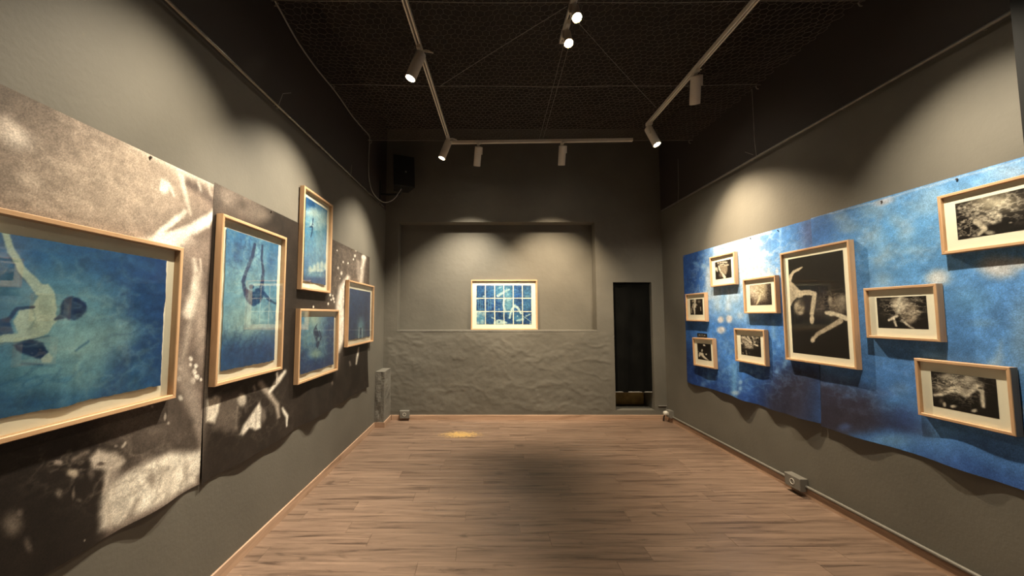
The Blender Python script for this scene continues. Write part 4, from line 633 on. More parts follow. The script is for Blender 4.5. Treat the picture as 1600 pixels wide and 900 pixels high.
  ('b',-0.0855,1.4871,38.85,0.04,0.0,-32.96,0.8,(214,228,228),0.8),('b',0.0139,1.5105,38.84,-0.01,0.0,-32.94,0.8,(214,228,228),0.8),('b',-0.0036,1.3939,38.9,0.0,0.0,-33.03,0.8,(214,228,228),0.8),
  ('b',-0.0737,1.3706,38.91,0.03,0.0,-33.05,0.8,(214,228,228),0.8),('b',-0.0446,1.5338,38.83,0.02,0.0,-32.92,0.8,(214,228,228),0.8),('b',-0.0914,1.5338,38.83,0.04,0.0,-32.92,0.8,(214,228,228),0.8),
  ('b',0.0198,1.7799,60.84,-0.01,0.0,-85.1,0.6,(214,228,228),0.9),('b',-0.0741,1.7387,32.78,0.03,0.0,-85.19,0.7,(214,228,228),0.7),('b',0.2482,1.5864,85.38,-0.25,0.0,-61.07,0.7,(214,228,228),0.7),
  ('b',0.6714,1.7799,21.3,-0.17,0.0,-70.92,0.8,(150,190,200),0.6),('b',0.7207,1.3706,53.5,-0.46,0.0,-61.38,0.7,(214,228,228),0.8),('c',0.3187,1.6508,2.03,-0.01,0.0,-2.85,0.8,(170,204,220),0.45,16),],
}

# ================================================================== the setting
# ---- floor: sub-floor with single planks
fl = MB().box(-3.2, 4.2, NEARY, 6.2, -0.12, -0.004).build('floor', M_SUB); struct(fl, 'brown wood laminate floor of long planks', 'floor')
PW, PLEN = 0.152, 1.21
def plank_mesh(x0, x1, y0, y1):
    c = 0.0012; m = MB(); z0, z1 = -0.004, 0.0
    m.add([(x0,y0,z0),(x1,y0,z0),(x1,y1,z0),(x0,y1,z0),(x0,y0,z1-c),(x1,y0,z1-c),(x1,y1,z1-c),(x0,y1,z1-c),(x0+c,y0+c,z1),(x1-c,y0+c,z1),(x1-c,y1-c,z1),(x0+c,y1-c,z1)],
          [(0,1,5,4),(1,2,6,5),(2,3,7,6),(3,0,4,7),(4,5,9,8),(5,6,10,9),(6,7,11,10),(7,4,8,11),(8,9,10,11)])
    return m.mesh('plank')
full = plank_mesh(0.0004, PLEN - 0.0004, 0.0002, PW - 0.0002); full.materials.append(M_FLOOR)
row = 0; y = D - PW
while y > 0.0:
    ym = y + PW / 2
    xl = XL - (D - ym) * TL - 0.01; xr = XR - (D - ym) * TR + 0.01
    x = xl - random.uniform(0.05, PLEN - 0.1)
    while x < xr - 0.02:
        a, b = max(x, xl), min(x + PLEN, xr)
        if b - a > 0.03:
            if a == x and b == x + PLEN: me = full; loc = (x, y, 0)
            else: me = plank_mesh(a - x + 0.0004, b - x - 0.0004, 0.0002, PW - 0.0002); loc = (x, y, 0)
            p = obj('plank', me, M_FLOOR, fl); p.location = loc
        x += PLEN
    y -= PW; row += 1
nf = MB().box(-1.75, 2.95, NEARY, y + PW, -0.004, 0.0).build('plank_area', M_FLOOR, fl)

# ---- side walls, ceiling, wall behind the viewer
def side_wall(w, name, mat):
    m = MB(); s0, s1 = -0.6, D - NEARY + 0.05
    a = [w.p(s0,0), w.p(s1,0), w.p(s1,0,-0.2), w.p(s0,0,-0.2)]
    b = [v + Vector((0,0,CEIL)) for v in a]
    m.prism(a + b); o = m.build(name, mat); return o
struct(side_wall(WL, 'wall_left', M_WALL_L), 'grey painted plaster wall on the left', 'wall')
struct(side_wall(WR, 'wall_right', M_WALL_R), 'grey painted plaster wall on the right', 'wall')
struct(MB().box(-3, 4, NEARY, 6.3, CEIL, CEIL + 0.15).build('ceiling', M_CEIL), 'black ceiling above the netting', 'ceiling')
struct(MB().box(-3, 4, NEARY - 0.2, NEARY, 0, CEIL).build('wall_near', M_WALL), 'grey wall behind the viewer', 'wall')
# ---- back wall: lumpy plaster below the ledge, a shallow recess and a narrow niche
RX0, RX1, RZ0, RZ1, RD = -1.244, 1.667, 1.277, 2.874, 0.2
NX0, NX1, NZ0, NZ1, ND = 1.913, 2.475, 0.135, 1.978, 0.38
def backwall():
    xs = sorted(set(np.round(np.concatenate([np.arange(-1.7, 2.95, 0.016), [RX0, RX1, NX0, NX1]]), 4)))
    zs = sorted(set(np.round(np.concatenate([np.arange(0, 1.3, 0.016), np.arange(1.3, 4.31, 0.1), [RZ0, RZ1, NZ0, NZ1]]), 4)))
    xs = np.array(xs); zs = np.array(zs); nx, nz = len(xs), len(zs)
    X, Z = np.meshgrid(xs, zs)
    wx = X + 0.25 * fbm(X * 2, Z * 2, 61, 3); wz = Z + 0.12 * fbm(X * 2 + 5, Z * 2, 62, 3) + 0.12 * X
    ridge = 1 - np.minimum(1, np.abs(fbm(wx * 1.7 + 9, wz * 4.2, 31, 4, 0.5)) * 5)
    rough = fbm(X * 2.2, Z * 2.8, 5, 6, 0.55) * 0.008 + ridge ** 2 * 0.0045 * (0.5 + vnoise(X * 3, Z * 3, 9)) + fbm(X * 14, Z * 18, 15, 4, 0.6) * 0.0035
    k = smooth(1.27, 1.20, Z) * smooth(0.07, 0.14, Z) * smooth(1.9, 1.8, X) * smooth(-1.44, -1.36, X)
    k2 = 0.18 * (1 - k)
    inx = smooth(RX0 - 0.12, RX0, X) * smooth(RX1 + 0.12, RX1, X)
    Y = D - rough * k - np.abs(fbm(X * 6, Z * 6, 77, 3)) * 0.004 * smooth(1.2, 1.1, Z) * k
    vs = [(float(a), float(b), float(c)) for a, b, c in zip(X.ravel(), Y.ravel(), Z.ravel())]
    fs = []
    for j in range(nz - 1):
        for i in range(nx - 1):
            xm, zm = (xs[i] + xs[i+1]) / 2, (zs[j] + zs[j+1]) / 2
            if RX0 < xm < RX1 and RZ0 < zm < RZ1: continue
            if NX0 < xm < NX1 and NZ0 < zm < NZ1: continue
            a = j * nx + i; fs.append((a, a + 1, a + nx + 1, a + nx))
    m = MB().add(vs, fs)
    def pocket(x0, x1, z0, z1, d):
        y0, y1 = D, D + d
        m.add([(x0,y0,z0),(x1,y0,z0),(x1,y0,z1),(x0,y0,z1),(x0,y1,z0),(x1,y1,z0),(x1,y1,z1),(x0,y1,z1)],
              [(4,5,6,7),(0,1,5,4),(3,7,6,2),(0,4,7,3),(1,2,6,5)])
    pocket(RX0, RX1, RZ0, RZ1, RD); pocket(NX0, NX1, NZ0, NZ1, ND)
    m.box(-1.9, 3.1, D + 0.42, D + 0.5, 0, CEIL)
    o = m.build('wall_back', M_WALLB, smooth=True); return o
wb_o = struct(backwall(), 'dark grey back wall with a shallow recess and a narrow niche', 'wall')
# raised sill edge below the recess, sloped and paler to imitate caught light
m = MB(); xa, xb = RX0 - 0.004, RX1 + 0.03
m.add([(xa, D - 0.004, RZ0 - 0.014), (xb, D - 0.004, RZ0 - 0.014), (xb, D + 0.016, RZ0 + 0.003), (xa, D + 0.016, RZ0 + 0.003), (xa, D + 0.03, RZ0 - 0.014), (xb, D + 0.03, RZ0 - 0.014), (xb, D + 0.03, RZ0 + 0.001), (xa, D + 0.03, RZ0 + 0.001)], [(0,1,2,3), (3,2,6,7), (0,4,5,1), (0,3,7,4), (1,5,6,2)])
m.build('sill_edge', M_STUB, wb_o)
# ---- black partition edge at the right border of the view
struct(MB().box(2.445, 2.95, 1.45, 1.70, 0, CEIL).build('wall_partition', M_BLACK), 'black partition edge standing out from the right wall', 'wall')
# ---- baseboards
BH, BT = 0.07, 0.014
def board_along(w, s0, s1, name, mat):
    m = MB()
    a = [w.p(s0,0.0), w.p(s1,0.0), w.p(s1,0.0,BT), w.p(s0,0.0,BT)]
    b = [v + Vector((0,0,BH)) for v in (a[0], a[1])] + [w.p(s1,BH-0.004,BT-0.005), w.p(s0,BH-0.004,BT-0.005)]
    m.prism(a + b); return struct(m.build(name, mat))
PSX, PSY = 0.118, 0.385       # corner stub: width, length along the left wall
struct_l = board_along(WL, PSY + 0.0, D - NEARY, 'baseboard_left', M_BASE); struct_l['label'] = 'wooden skirting board along the left wall'; struct_l['category'] = 'baseboard'
br = board_along(WR, 0.0, D - NEARY, 'baseboard_right', M_BASE); br['label'] = 'wooden skirting board along the right wall'; br['category'] = 'baseboard'
bb = board_along(WB, XL + PSX + 0.02, XR, 'baseboard_back', M_BASEX); bb['label'] = 'wooden skirting board along the back wall'; bb['category'] = 'baseboard'
# around the stub
px1 = XL + PSX
m = MB().box(XL - 0.02, px1 + BT, D - PSY - BT, D - PSY, 0, BH); t1 = struct(m.build('trim_1', M_BASEX), 'wooden skirting on the front of the corner stub', 'baseboard')
m = MB().box(px1, px1 + BT, D - PSY, D, 0, BH); t2 = struct(m.build('trim_2', M_BASE), 'wooden skirting on the side of the corner stub', 'baseboard')
# ---- rough stub of masonry in the left corner
def stub():
    n = 14; m = MB(); x0, x1, y0, y1, h = XL - 0.004, px1, D - PSY, D + 0.01, 0.735
    zs = np.linspace(0, h, n)
    def face(p0, du, L1, dn, seed):
        k = 6; vs = []; fs = []
        for j, z in enumerate(zs):
            for i in range(k + 1):
                t = i / k; e = (0 if i in (0, k) else 1) * (0 if j in (0,) else 1)
                d = 0.012 * e * fbm(np.array([t * 3 + seed]), np.array([z * 9.0]), 3)[0]
                vs.append(tuple(Vector(p0) + Vector(du) * (t * L1) + Vector(dn) * d + Vector((0, 0, z))))
        for j in range(n - 1):
            for i in range(k):
                a = j * (k + 1) + i; fs.append((a, a + 1, a + k + 2, a + k + 1))
        m.add(vs, fs)
    face((x0, y0, 0), (1, 0, 0), x1 - x0, (0, -1, 0), 0); face((x1, y0, 0), (0, 1, 0), y1 - y0, (1, 0, 0), 5)
    m.add([(x0,y0,h),(x1,y0,h),(x1,y1,h),(x0,y1,h)], [(0,1,2,3)])
    return m.build('corner_stub', M_STUB)
tag(stub(), 'knee-high rough grey masonry stub in the left corner by the back wall', 'pillar')

# ================================================================== niche contents
def curtain():
    nx, nz = 60, 40
    xs = np.linspace(NX0 + 0.004, NX1 - 0.012, nx); zs = np.linspace(0.382, NZ1 - 0.003, nz)
    X, Z = np.meshgrid(xs, zs)
    Y = D + 0.045 + 0.010 * np.sin(X * 26 + 1.2 * np.sin(Z * 2)) * (1.1 - 0.3 * Z) + 0.006 * fbm(X * 9, Z * 2, 8, 3)
    co = np.stack([X.ravel(), Y.ravel(), Z.ravel()], 1)
    me = gridmesh('cloth', co, nx, nz)
    root = empty('black_curtain', ((NX0 + NX1) / 2, D + 0.045, 0.382))
    c = obj('cloth', me, M_CLOTH, root); c.location = (-root.location.x, -root.location.y, -root.location.z)
    h = MB().tube([(NX0 + 0.006, D + 0.043, 0.384), (NX1 - 0.014, D + 0.043, 0.384)], 0.006, 8).build('hem', M_CABLE, root); h.location = c.location
    r = MB().tube([(NX0, D + 0.05, NZ1 - 0.012), (NX1, D + 0.05, NZ1 - 0.012)], 0.007, 8).build('rod', M_BLACK, root); r.location = c.location
    tag(root, 'black cloth hung in the narrow niche of the back wall', 'curtain')
curtain()
bd = MB(); bd.bbox(0, NX1 - NX0 - 0.02, 0, 0.02, 0, 0.30, 0.003)
o = bd.build('wooden_board', M_OLIVE); o.location = (NX1 - 0.01, D + ND - 0.002, NZ0 + 0.001); o.rotation_euler = (0, 0, math.pi)
tag(o, 'olive brown board at the foot of the niche below the black cloth', 'board')

# ================================================================== murals
def mural(name, w, side, s0, s1, z0, z1, base, mat, key, nx, nz, seed, label, flat, warp, mot, amp, pins, phase):
    ss = np.linspace(s0, s1, nx); zz = np.linspace(z0, z1, nz)
    S, Z = np.meshgrid(ss, zz); S = S.ravel(); Z = Z.ravel()
    t = np.clip((Z - z0) / 0.46, 0, 1)
    wv = 0.5 + 0.32 * np.sin(S * 8.3 + phase) + 0.30 * np.sin(S * 14.9 + 2.1 * phase + 0.8 * np.sin(S * 3.1))
    wv = np.clip(wv * (1 + 0.9 * fbm(S * 1.3, S * 0 + seed, seed + 6, 3)), 0.02, None)
    off = 0.004 + amp * wv * (1 - t) ** 1.6
    off += 0.003 * (1 + fbm(S * 2.5, Z * 2.5, seed + 3, 3))
    for (a, b, c, d) in flat:                       # pressed flat behind the frames
        k = smooth(a - 0.10, a, S) * smooth(b + 0.10, b, S) * smooth(c - 0.06, c, Z) * smooth(d + 0.06, d, Z)
        off = off * (1 - k) + np.minimum(off, 0.009) * k
    zs = Z + 0.006 * np.sin(S * 5 + phase) * (1 - t)
    cols = paint(S, Z, base, ART[key], seed, warp, 9.0, mot, 5.0, 0.20, 22.0, 0.08 if side == 'L' else 0.06, 1.0 if side == 'L' else 0.90, (1.0 if key == 'mural_left_near' else 1.0) if side == 'L' else 0.92, (1, 1, 1) if side == 'L' else (0.95, 0.96, 1.02))
    org = w.p((s0 + s1) / 2, z0); sx, sz = w.s, Vector((0, 0, 1))
    P = np.stack([(S - (s0 + s1) / 2) * w.sx(), off, zs - z0], 1)
    root = empty(name, org, w.rot())
    me = gridmesh('sheet', P, nx, nz, cols, flip=(side == 'L'))
    obj('sheet', me, mat, root)
    pm = None
    for (ps, pz) in pins:
        m = MB().lathe([(0.0, 0.014), (0.004, 0.013), (0.006, 0.010), (0.006, 0.008), (0.0015, 0.007), (0.0015, -0.002)], 10)
        o = m.build('pin', M_PIN, root, True); o.location = ((ps - (s0 + s1) / 2) * w.sx(), 0.003, pz - z0); o.rotation_euler = (math.radians(-90), 0, 0)
    tag(root, label, 'mural', 'large photo murals pinned to the side walls')
    return root
# frames: (key, wall, s0, s1, z0, z1, print s0, s1, z0, z1, tilt, label)
FR = [
 ('F1', WL, 3.796, 4.755, 1.107, 1.826, 3.864, 4.688, 1.180, 1.754, 0, 'large oak-framed blue print of a leaping dark-haired dancer, nearest on the left wall'),
 ('F2', WL, 2.848, 3.535, 1.110, 2.066, 2.918, 3.465, 1.184, 2.000, 0, 'tall oak-framed pale blue print of legs rising from the water, on the left wall'),
 ('F3', WL, 2.035, 2.605, 1.703, 2.542, 2.110, 2.530, 1.774, 2.474, 0, 'narrow oak-framed blue print with white splashes, hung highest on the left wall'),
 ('F4', WL, 1.812, 2.611, 0.957, 1.550, 1.880, 2.543, 1.023, 1.483, 0, 'oak-framed blue print of a curled diver, hung lowest on the left wall'),
 ('F5', WL, 0.656, 1.570, 1.159, 1.872, 0.744, 1.482, 1.229, 1.788, 0, 'oak-framed plain dark blue print, farthest on the left wall'),
 ('R1', WR, 1.227, 1.655, 1.817, 2.161, 1.303, 1.579, 1.897, 2.093, 0, 'small oak-framed black and white print, highest of the five on the far blue mural'),
 ('R2', WR, 1.767, 2.195, 1.514, 1.857, 1.842, 2.120, 1.593, 1.790, 0, 'small oak-framed sepia print of bubbles, beside the tall frame on the blue mural'),
 ('R3', WR, 0.682, 1.110, 1.421, 1.765, 0.760, 1.032, 1.502, 1.693, 0, 'small oak-framed print of a standing pale figure, at the far edge of the blue mural'),
 ('R4', WR, 0.816, 1.244, 0.884, 1.226, 0.892, 1.168, 0.966, 1.158, 1.6, 'slightly tilted small oak-framed dark print below the black caption card'),
 ('R5', WR, 1.600, 2.028, 1.023, 1.361, 1.675, 1.953, 1.098, 1.293, 0, 'small oak-framed black and white print, lower left of the tall frame on the blue mural'),
 ('R6', WR, 2.262, 2.898, 1.113, 2.043, 2.328, 2.832, 1.180, 1.978, 0, 'tall oak-framed black print of two floating figures, at the seam of the blue mural'),
 ('R7', WR, 2.980, 3.408, 1.343, 1.683, 3.049, 3.339, 1.414, 1.615, 0, 'oak-framed black and white print, directly right of the tall frame'),
 ('R8', WR, 3.446, 3.874, 1.846, 2.188, 3.515, 3.805, 1.919, 2.125, 0, 'oak-framed dark print in the top right corner, partly behind the black partition'),
 ('R9', WR, 3.262, 3.692, 0.895, 1.236, 3.332, 3.622, 0.963, 1.166, 0, 'oak-framed black and white print, lowest at the right end of the blue mural'),
]
flatL = [(f[2], f[3], f[4], f[5]) for f in FR if f[1] is WL]; flatR = [(f[2], f[3], f[4], f[5]) for f in FR if f[1] is WR]
mural('mural_print', WL, 'L', 3.562, 5.15, 0.615, 2.22, (108, 95, 87), M_MURAL_G, 'mural_left_near', 420, 400, 21,
      'near grey photo mural sheet with pale torn shapes behind the large framed dancer print', flatL, 0.012, 0.22, 0.024, [(3.967, 2.208)], 0.6)
mural('mural_print', WL, 'L', 0.75, 3.558, 0.605, 2.235, (40, 34, 30), M_MURAL_G, 'mural_left_far', 420, 300, 22,
      'far dark brown photo mural sheet behind four framed blue prints', flatL, 0.010, 0.30, 0.024, [(2.996, 2.222), (1.4, 2.222)], 2.0)
mural('mural_print', WR, 'R', 0.585, 2.5490, 0.640, 2.280, (66, 132, 212), M_MURAL_B, 'mural_right_far', 330, 300, 23,
      'far blue photo mural sheet with a pale glow behind five small frames', flatR, 0.016, 0.24, 0.036, [(2.205, 2.262), (1.853, 2.262), (0.62, 2.262)], 1.1)
mural('mural_print', WR, 'R', 2.5505, 3.955, 0.632, 2.287, (90, 154, 218), M_MURAL_B, 'mural_right_near', 400, 360, 24,
      'near light blue photo mural sheet with cloudy spots beside the black partition', flatR, 0.016, 0.24, 0.040, [(3.106, 2.262), (3.516, 2.268)], 4.0)

# ================================================================== framed prints
PAL = {'F1': (46, 98, 156), 'F2': (64, 120, 174), 'F3': (72, 132, 184), 'F4': (36, 76, 138), 'F5': (32, 62, 118)}
BASES = {'R2': (96, 80, 70)}
def framed(key, w, s0, s1, z0, z1, p0, p1, q0, q1, tilt, label):
    W, H = s1 - s0, z1 - z0; left = w is WL
    FW, FD = (0.019, 0.038) if left else (0.017, 0.040)
    back = 0.011
    root = empty('framed_print', w.p((s0 + s1) / 2, z0, back), w.rot())
    if tilt: root.rotation_euler = (0, math.radians(tilt), w.rot())
    sg = w.sx(); h = W / 2
    def rail(pts, mat, nm):
        # pts: outer a,b then inner b,a (x,z) on the front; extruded to the back with a small arris
        c = 0.0025; cx = sum(p[0] for p in pts) / 4; cz = sum(p[1] for p in pts) / 4
        m = MB(); bk = [(x, 0, z) for x, z in pts]; fm = [(x, FD - c, z) for x, z in pts]
        fr = []
        (ax, az), (bx, bz), (ex, ez), (dx, dz) = pts
        horiz = abs(bx - ax) > abs(bz - az)
        for i, (x, z) in enumerate(pts):
            if horiz: fr.append((x, FD, z + (c if z < cz else -c)))
            else: fr.append((x + (c if x < cx else -c), FD, z))
        m.add(bk + fm + fr, [(0,1,2,3),(0,4,5,1),(1,5,6,2),(2,6,7,3),(3,7,4,0),(4,8,9,5),(5,9,10,6),(6,10,11,7),(7,11,8,4),(8,11,10,9)])
        me = m.mesh(nm); return obj(nm, me, mat, root)
    rail([(-h, 0), (h, 0), (h - FW, FW), (-h + FW, FW)], M_OAK, 'frame_rail')
    rail([(-h, H), (h, H), (h - FW, H - FW), (-h + FW, H - FW)], M_OAK, 'frame_rail')
    rail([(-h, 0), (-h, H), (-h + FW, H - FW), (-h + FW, FW)], M_OAKZ, 'frame_rail')
    rail([(h, 0), (h, H), (h - FW, H - FW), (h - FW, FW)], M_OAKZ, 'frame_rail')
    my = 0.008 if left else 0.021                    # mount board depth
    MB().box(-h + 0.004, h - 0.004, 0.001, my, 0.004, H - 0.004).build('mount_board', M_MOUNT, root)
    MB().box(-h + FW - 0.002, h - FW + 0.002, FD - 0.0075, FD - 0.005, FW - 0.002, H - FW + 0.002).build('glass_pane', M_GLASS if left else M_GLASS_AR, root)
    # the print
    pw, ph = p1 - p0, q1 - q0; dens = 340 if left else 560
    nx = int(min(300, max(90, pw * dens))); nz = int(min(300, max(80, ph * dens)))
    S, Z = np.meshgrid(np.linspace(p0, p1, nx), np.linspace(q0, q1, nz))
    cols = paint(S.ravel(), Z.ravel(), PAL.get(key, BASES.get(key, (22, 17, 15))), ART[key], 100 + sum(map(ord, key)), 0.006 if left else 0.005, 22 if left else 45, 0.42 if left else 0.16, 8 if left else 26, 0.22 if left else 0.30, 26 if left else 70, 0.05, 0.92 if left else 1.0, 0.87 if left else 1.0, (0.92, 0.99, 1.0) if left else (1, 1, 1))
    if left:
        # torn paper edges and a slight lift of the sheet
        ex = fbm(S * 14 + 3, Z * 0 + 1.5, 9, 4) * 0.009; ez = fbm(Z * 14, S * 0 + 5.5, 12, 4) * 0.006
        tz = (Z - q0) / ph; tx = (S - p0) / pw
        Zd = Z + ex * ((1 - tz) ** 6) - np.abs(ex) * 0.4 * tz ** 6; Sd = S + ez * ((1 - tx) ** 6 - tx ** 6)
        Yd = my + 0.006 + 0.003 * (1 - tz) ** 4 * (1 + np.sin(S * 21)) + 0.002 * fbm(S * 5, Z * 5, 3, 3)
    else: Zd, Sd, Yd = Z, S, np.full_like(S, my + 0.0008)
    co = np.stack([((Sd - (s0 + s1) / 2) * sg).ravel(), Yd.ravel(), (Zd - z0).ravel()], 1)
    obj('print', gridmesh('print', co, nx, nz, cols, flip=(sg > 0)), M_PRINT, root)
    tag(root, label, 'picture', 'oak framed prints on the gallery walls')
for f in FR: framed(*f)

def grid_picture():
    # stands on the ledge inside the recess of the back wall
    x0, x1, z0, z1 = -0.174, 0.825, RZ0 + 0.001, 2.028
    W, H = x1 - x0, z1 - z0; h = W / 2; FW, FD = 0.020, 0.036
    root = empty('framed_print', ((x0 + x1) / 2, D + RD - 0.022, z0), WB.rot())
    root.rotation_euler = (math.radians(1.2), 0, WB.rot())
    def rail(x0, x1, z0, z1, mat): MB().bbox(x0, x1, 0, FD, z0, z1, 0.0025).build('frame_rail', mat, root)
    rail(-h, h, 0, FW, M_OAKX2); rail(-h, h, H - FW, H, M_OAKX2); rail(-h, -h + FW, FW, H - FW, M_OAKZ); rail(h - FW, h, FW, H - FW, M_OAKZ)
    MB().box(-h + 0.004, h - 0.004, 0.001, 0.010, 0.004, H - 0.004).build('mount_board', M_MOUNT, root)
    MB().box(-h + FW - 0.002, h - FW + 0.002, FD - 0.007, FD - 0.0045, FW - 0.002, H - FW + 0.002).build('glass_pane', M_GLASS, root)
    gx0, gx1, gz0, gz1 = -0.098, 0.742, 1.353, 1.951
    cw, ch = (gx1 - gx0) / 6, (gz1 - gz0) / 3; g = 0.0065
    r = np.random.RandomState(4)
    for j in range(3):
        for i in range(6):
            a, b = gx0 + i * cw + g, gx0 + (i + 1) * cw - g; c, d = gz0 + j * ch + g, gz0 + (j + 1) * ch - g
            jx, jz = r.uniform(-0.0015, 0.0015, 2); n1, n2 = 34, 44
            X, Z = np.meshgrid(np.linspace(a, b, n1), np.linspace(c, d, n2))
            k = 0.85 + 0.3 * r.rand()
            cols = paint(X.ravel(), Z.ravel(), (34 * k, 78 * k, 142 * k), ART['GRID'], 300 + j * 6 + i, 0.006, 34, 0.45, 20, 0.35, 50, 0.05, 0.9, 0.85, (0.92, 0.99, 1.0))
            tx = (X - a) / (b - a); tz = (Z - c) / (d - c); s = 60 + i * 7 + j
            Xd = X + jx + 0.003 * fbm(Z * 40, X * 0 + s, 5, 3) * ((1 - tx) ** 5 - tx ** 5); Zd = Z + jz + 0.003 * fbm(X * 40, Z * 0 + s, 6, 3) * ((1 - tz) ** 5 - tz ** 5)
            co = np.stack([-(Xd - (x0 + x1) / 2).ravel(), np.full(X.size, 0.0125), (Zd - z0).ravel()], 1)
            obj('print_sheet', gridmesh('print_sheet', co, n1, n2, cols, flip=False), M_PRINT, root)
    tag(root, 'oak-framed grid of eighteen blue sheets standing in the back wall recess', 'picture', 'oak framed prints on the gallery walls')
M_OAKX2 = wood('oak_frame_level', (0.44, 0.25, 0.125), (0.64, 0.41, 0.235), 26, 0.5, 'X')
grid_picture()
# black caption card beside the lowest far frame
c = empty('caption_card', WR.p(0.96, 1.232, 0.011), WR.rot())
MB().box(-0.10, 0.10, 0, 0.004, 0, 0.046).build('card', M_CARD, c)
for i, (cx, wd_) in enumerate(((-0.055, 0.03), (-0.005, 0.022), (0.05, 0.034))):
    MB().box(cx - wd_ / 2, cx + wd_ / 2, 0.004, 0.0046, 0.018 + 0.003 * (i % 2), 0.027 + 0.003 * (i % 2)).build('print_line', M_INK, c)
tag(c, 'small black caption card above the tilted small frame on the blue mural', 'sign')

# ================================================================== hanging rails on the side walls
def hanging_rail(w, s0, s1, za, zb, ties, mat, label):
    root = empty('hanging_rail', w.p(s0, za))
    o = root.location; R = lambda *a: w.p(*a) - o
    zz = lambda s: za + (zb - za) * (s - s0) / (s1 - s0)
    MB().tube([R(s, zz(s), 0.034) for s in np.linspace(s0, s1, 9)], 0.0115, 10).build('rod', mat, root, True)
    for s in ties:
        z = zz(s)
        MB().tube([R(s, z + 0.01, -0.002), R(s, z + 0.014, 0.03), R(s, z, 0.042), R(s, z - 0.012, 0.03), R(s, z - 0.008, 0.016)], 0.0035, 6).build('hook', M_STEEL, root, True)
    tag(root, label, 'rail', 'hanging rails on the side walls')
    return root
hanging_rail(WL, 0.25, 5.6, 3.035, 2.93, (0.45, 1.55, 3.0, 4.2, 5.2), M_RAIL, 'dark metal hanging rail high along the left wall')
hanging_rail(WR, 0.10, 3.96, 3.016, 3.026, (0.55, 1.95, 2.9, 3.7), M_SILVER, 'thin grey metal hanging rail high along the right wall')
# tie wires that go up from the rails
def tie(w, pts, label):
    root = w.p(*pts[0]); m = MB().tube([w.p(*p) - root for p in pts], 0.0022, 6)
    o = m.build('tie_wire', M_STEEL, None, True); o.location = root; tag(o, label, 'wire', 'tie wires above the hanging rails')
tie(WR, [(2.02, 3.03, 0.034), (2.0, 3.2, 0.03), (2.0, 3.45, 0.028), (2.0, 3.72, 0.03)], 'thin tie wire from the right hanging rail up to the netting hook')
tie(WR, [(0.56, 3.03, 0.034), (0.56, 3.2, 0.02), (0.57, 3.60, 0.02)], 'thin tie wire at the far end of the right hanging rail')
tie(WR, [(1.98, 3.06, 0.034), (1.88, 3.13, 0.04)], 'short loose wire end on the right hanging rail')
tie(WL, [(3.0, 2.99, 0.034), (2.96, 3.1, 0.04), (2.87, 3.16, 0.05)], 'short curved wire end sticking up from the left hanging rail')
tie(WL, [(1.55, 3.02, 0.034), (1.52, 3.14, 0.03)], 'short straight wire end on the left hanging rail')

# ================================================================== netting and its support wires
NZ = 3.72
def sag(x, y): return -0.02 * math.sin(math.pi * min(max((x + 1.45) / 4.1, 0), 1)) - 0.004 * math.sin(x * 5 + y * 3)
CROSS = [(4.767, 0.0), (3.584, 0.0), (2.58, 0.0), (1.5, 0.0)]
def xl_at(y): return XL - (D - y) * TL
def xr_at(y): return XR - (D - y) * TR
def wire(pts, r, label):
    o0 = Vector(pts[0]); m = MB().tube([Vector(p) - o0 for p in pts], r, 6); o = m.build('support_wire', M_STEEL, None, True); o.location = o0
    tag(o, label, 'wire', 'wires that carry the ceiling netting'); return o
names = ['cross wire of the netting nearest the back wall', 'second cross wire of the netting from the back wall', 'third cross wire of the netting from the back wall, at the top of the view', 'cross wire of the netting above the viewer']
for (yy, _), nm in zip(CROSS, names):
    a, b = xl_at(yy), xr_at(yy)
    wire([(a + (b - a) * t, yy, NZ + sag(a + (b - a) * t, yy) - 0.008) for t in np.linspace(0, 1, 13)], 0.0024, nm)
for (p, q, nm) in (((-0.42, 3.584), (0.60, 2.60), 'diagonal netting wire running left from the middle lamps'), ((0.66, 2.70), (1.85, 3.98), 'diagonal netting wire running right from the middle lamps')):
    wire([(p[0] + (q[0] - p[0]) * t, p[1] + (q[1] - p[1]) * t, NZ + sag(p[0] + (q[0] - p[0]) * t, p[1]) - 0.013) for t in np.linspace(0, 1, 9)], 0.0022, nm)
for dx, nm in ((0.0, 'left of two lengthwise netting wires behind the middle lamps'), (0.045, 'right of two lengthwise netting wires behind the middle lamps')):
    wire([(0.66 + dx + (y - 3.0) * 0.03, y, NZ + sag(0.65, y) - 0.010) for y in np.linspace(2.95, 4.767, 8)], 0.0018, nm)
for w, s, wl_ in ((WL, 0.897, 'left wall, farthest'), (WL, 2.08, 'left wall, in the middle'), (WL, 3.083, 'left wall, nearest'), (WR, 0.897, 'right wall, farthest'), (WR, 2.08, 'right wall above the tie wire'), (WR, 3.083, 'right wall, nearest')):
    b = w.p(s, NZ, 0); m = MB().tube([w.p(s, NZ - 0.01, -0.004) - b, w.p(s, NZ - 0.01, 0.035) - b, w.p(s, NZ - 0.03, 0.05) - b, w.p(s, NZ - 0.05, 0.04) - b, w.p(s, NZ - 0.052, 0.024) - b], 0.0045, 8)
    o = m.build('netting_hook', M_STEEL, None, True); o.location = b; tag(o, 'steel screw hook for the netting wire on the ' + wl_, 'hook', 'netting hooks')
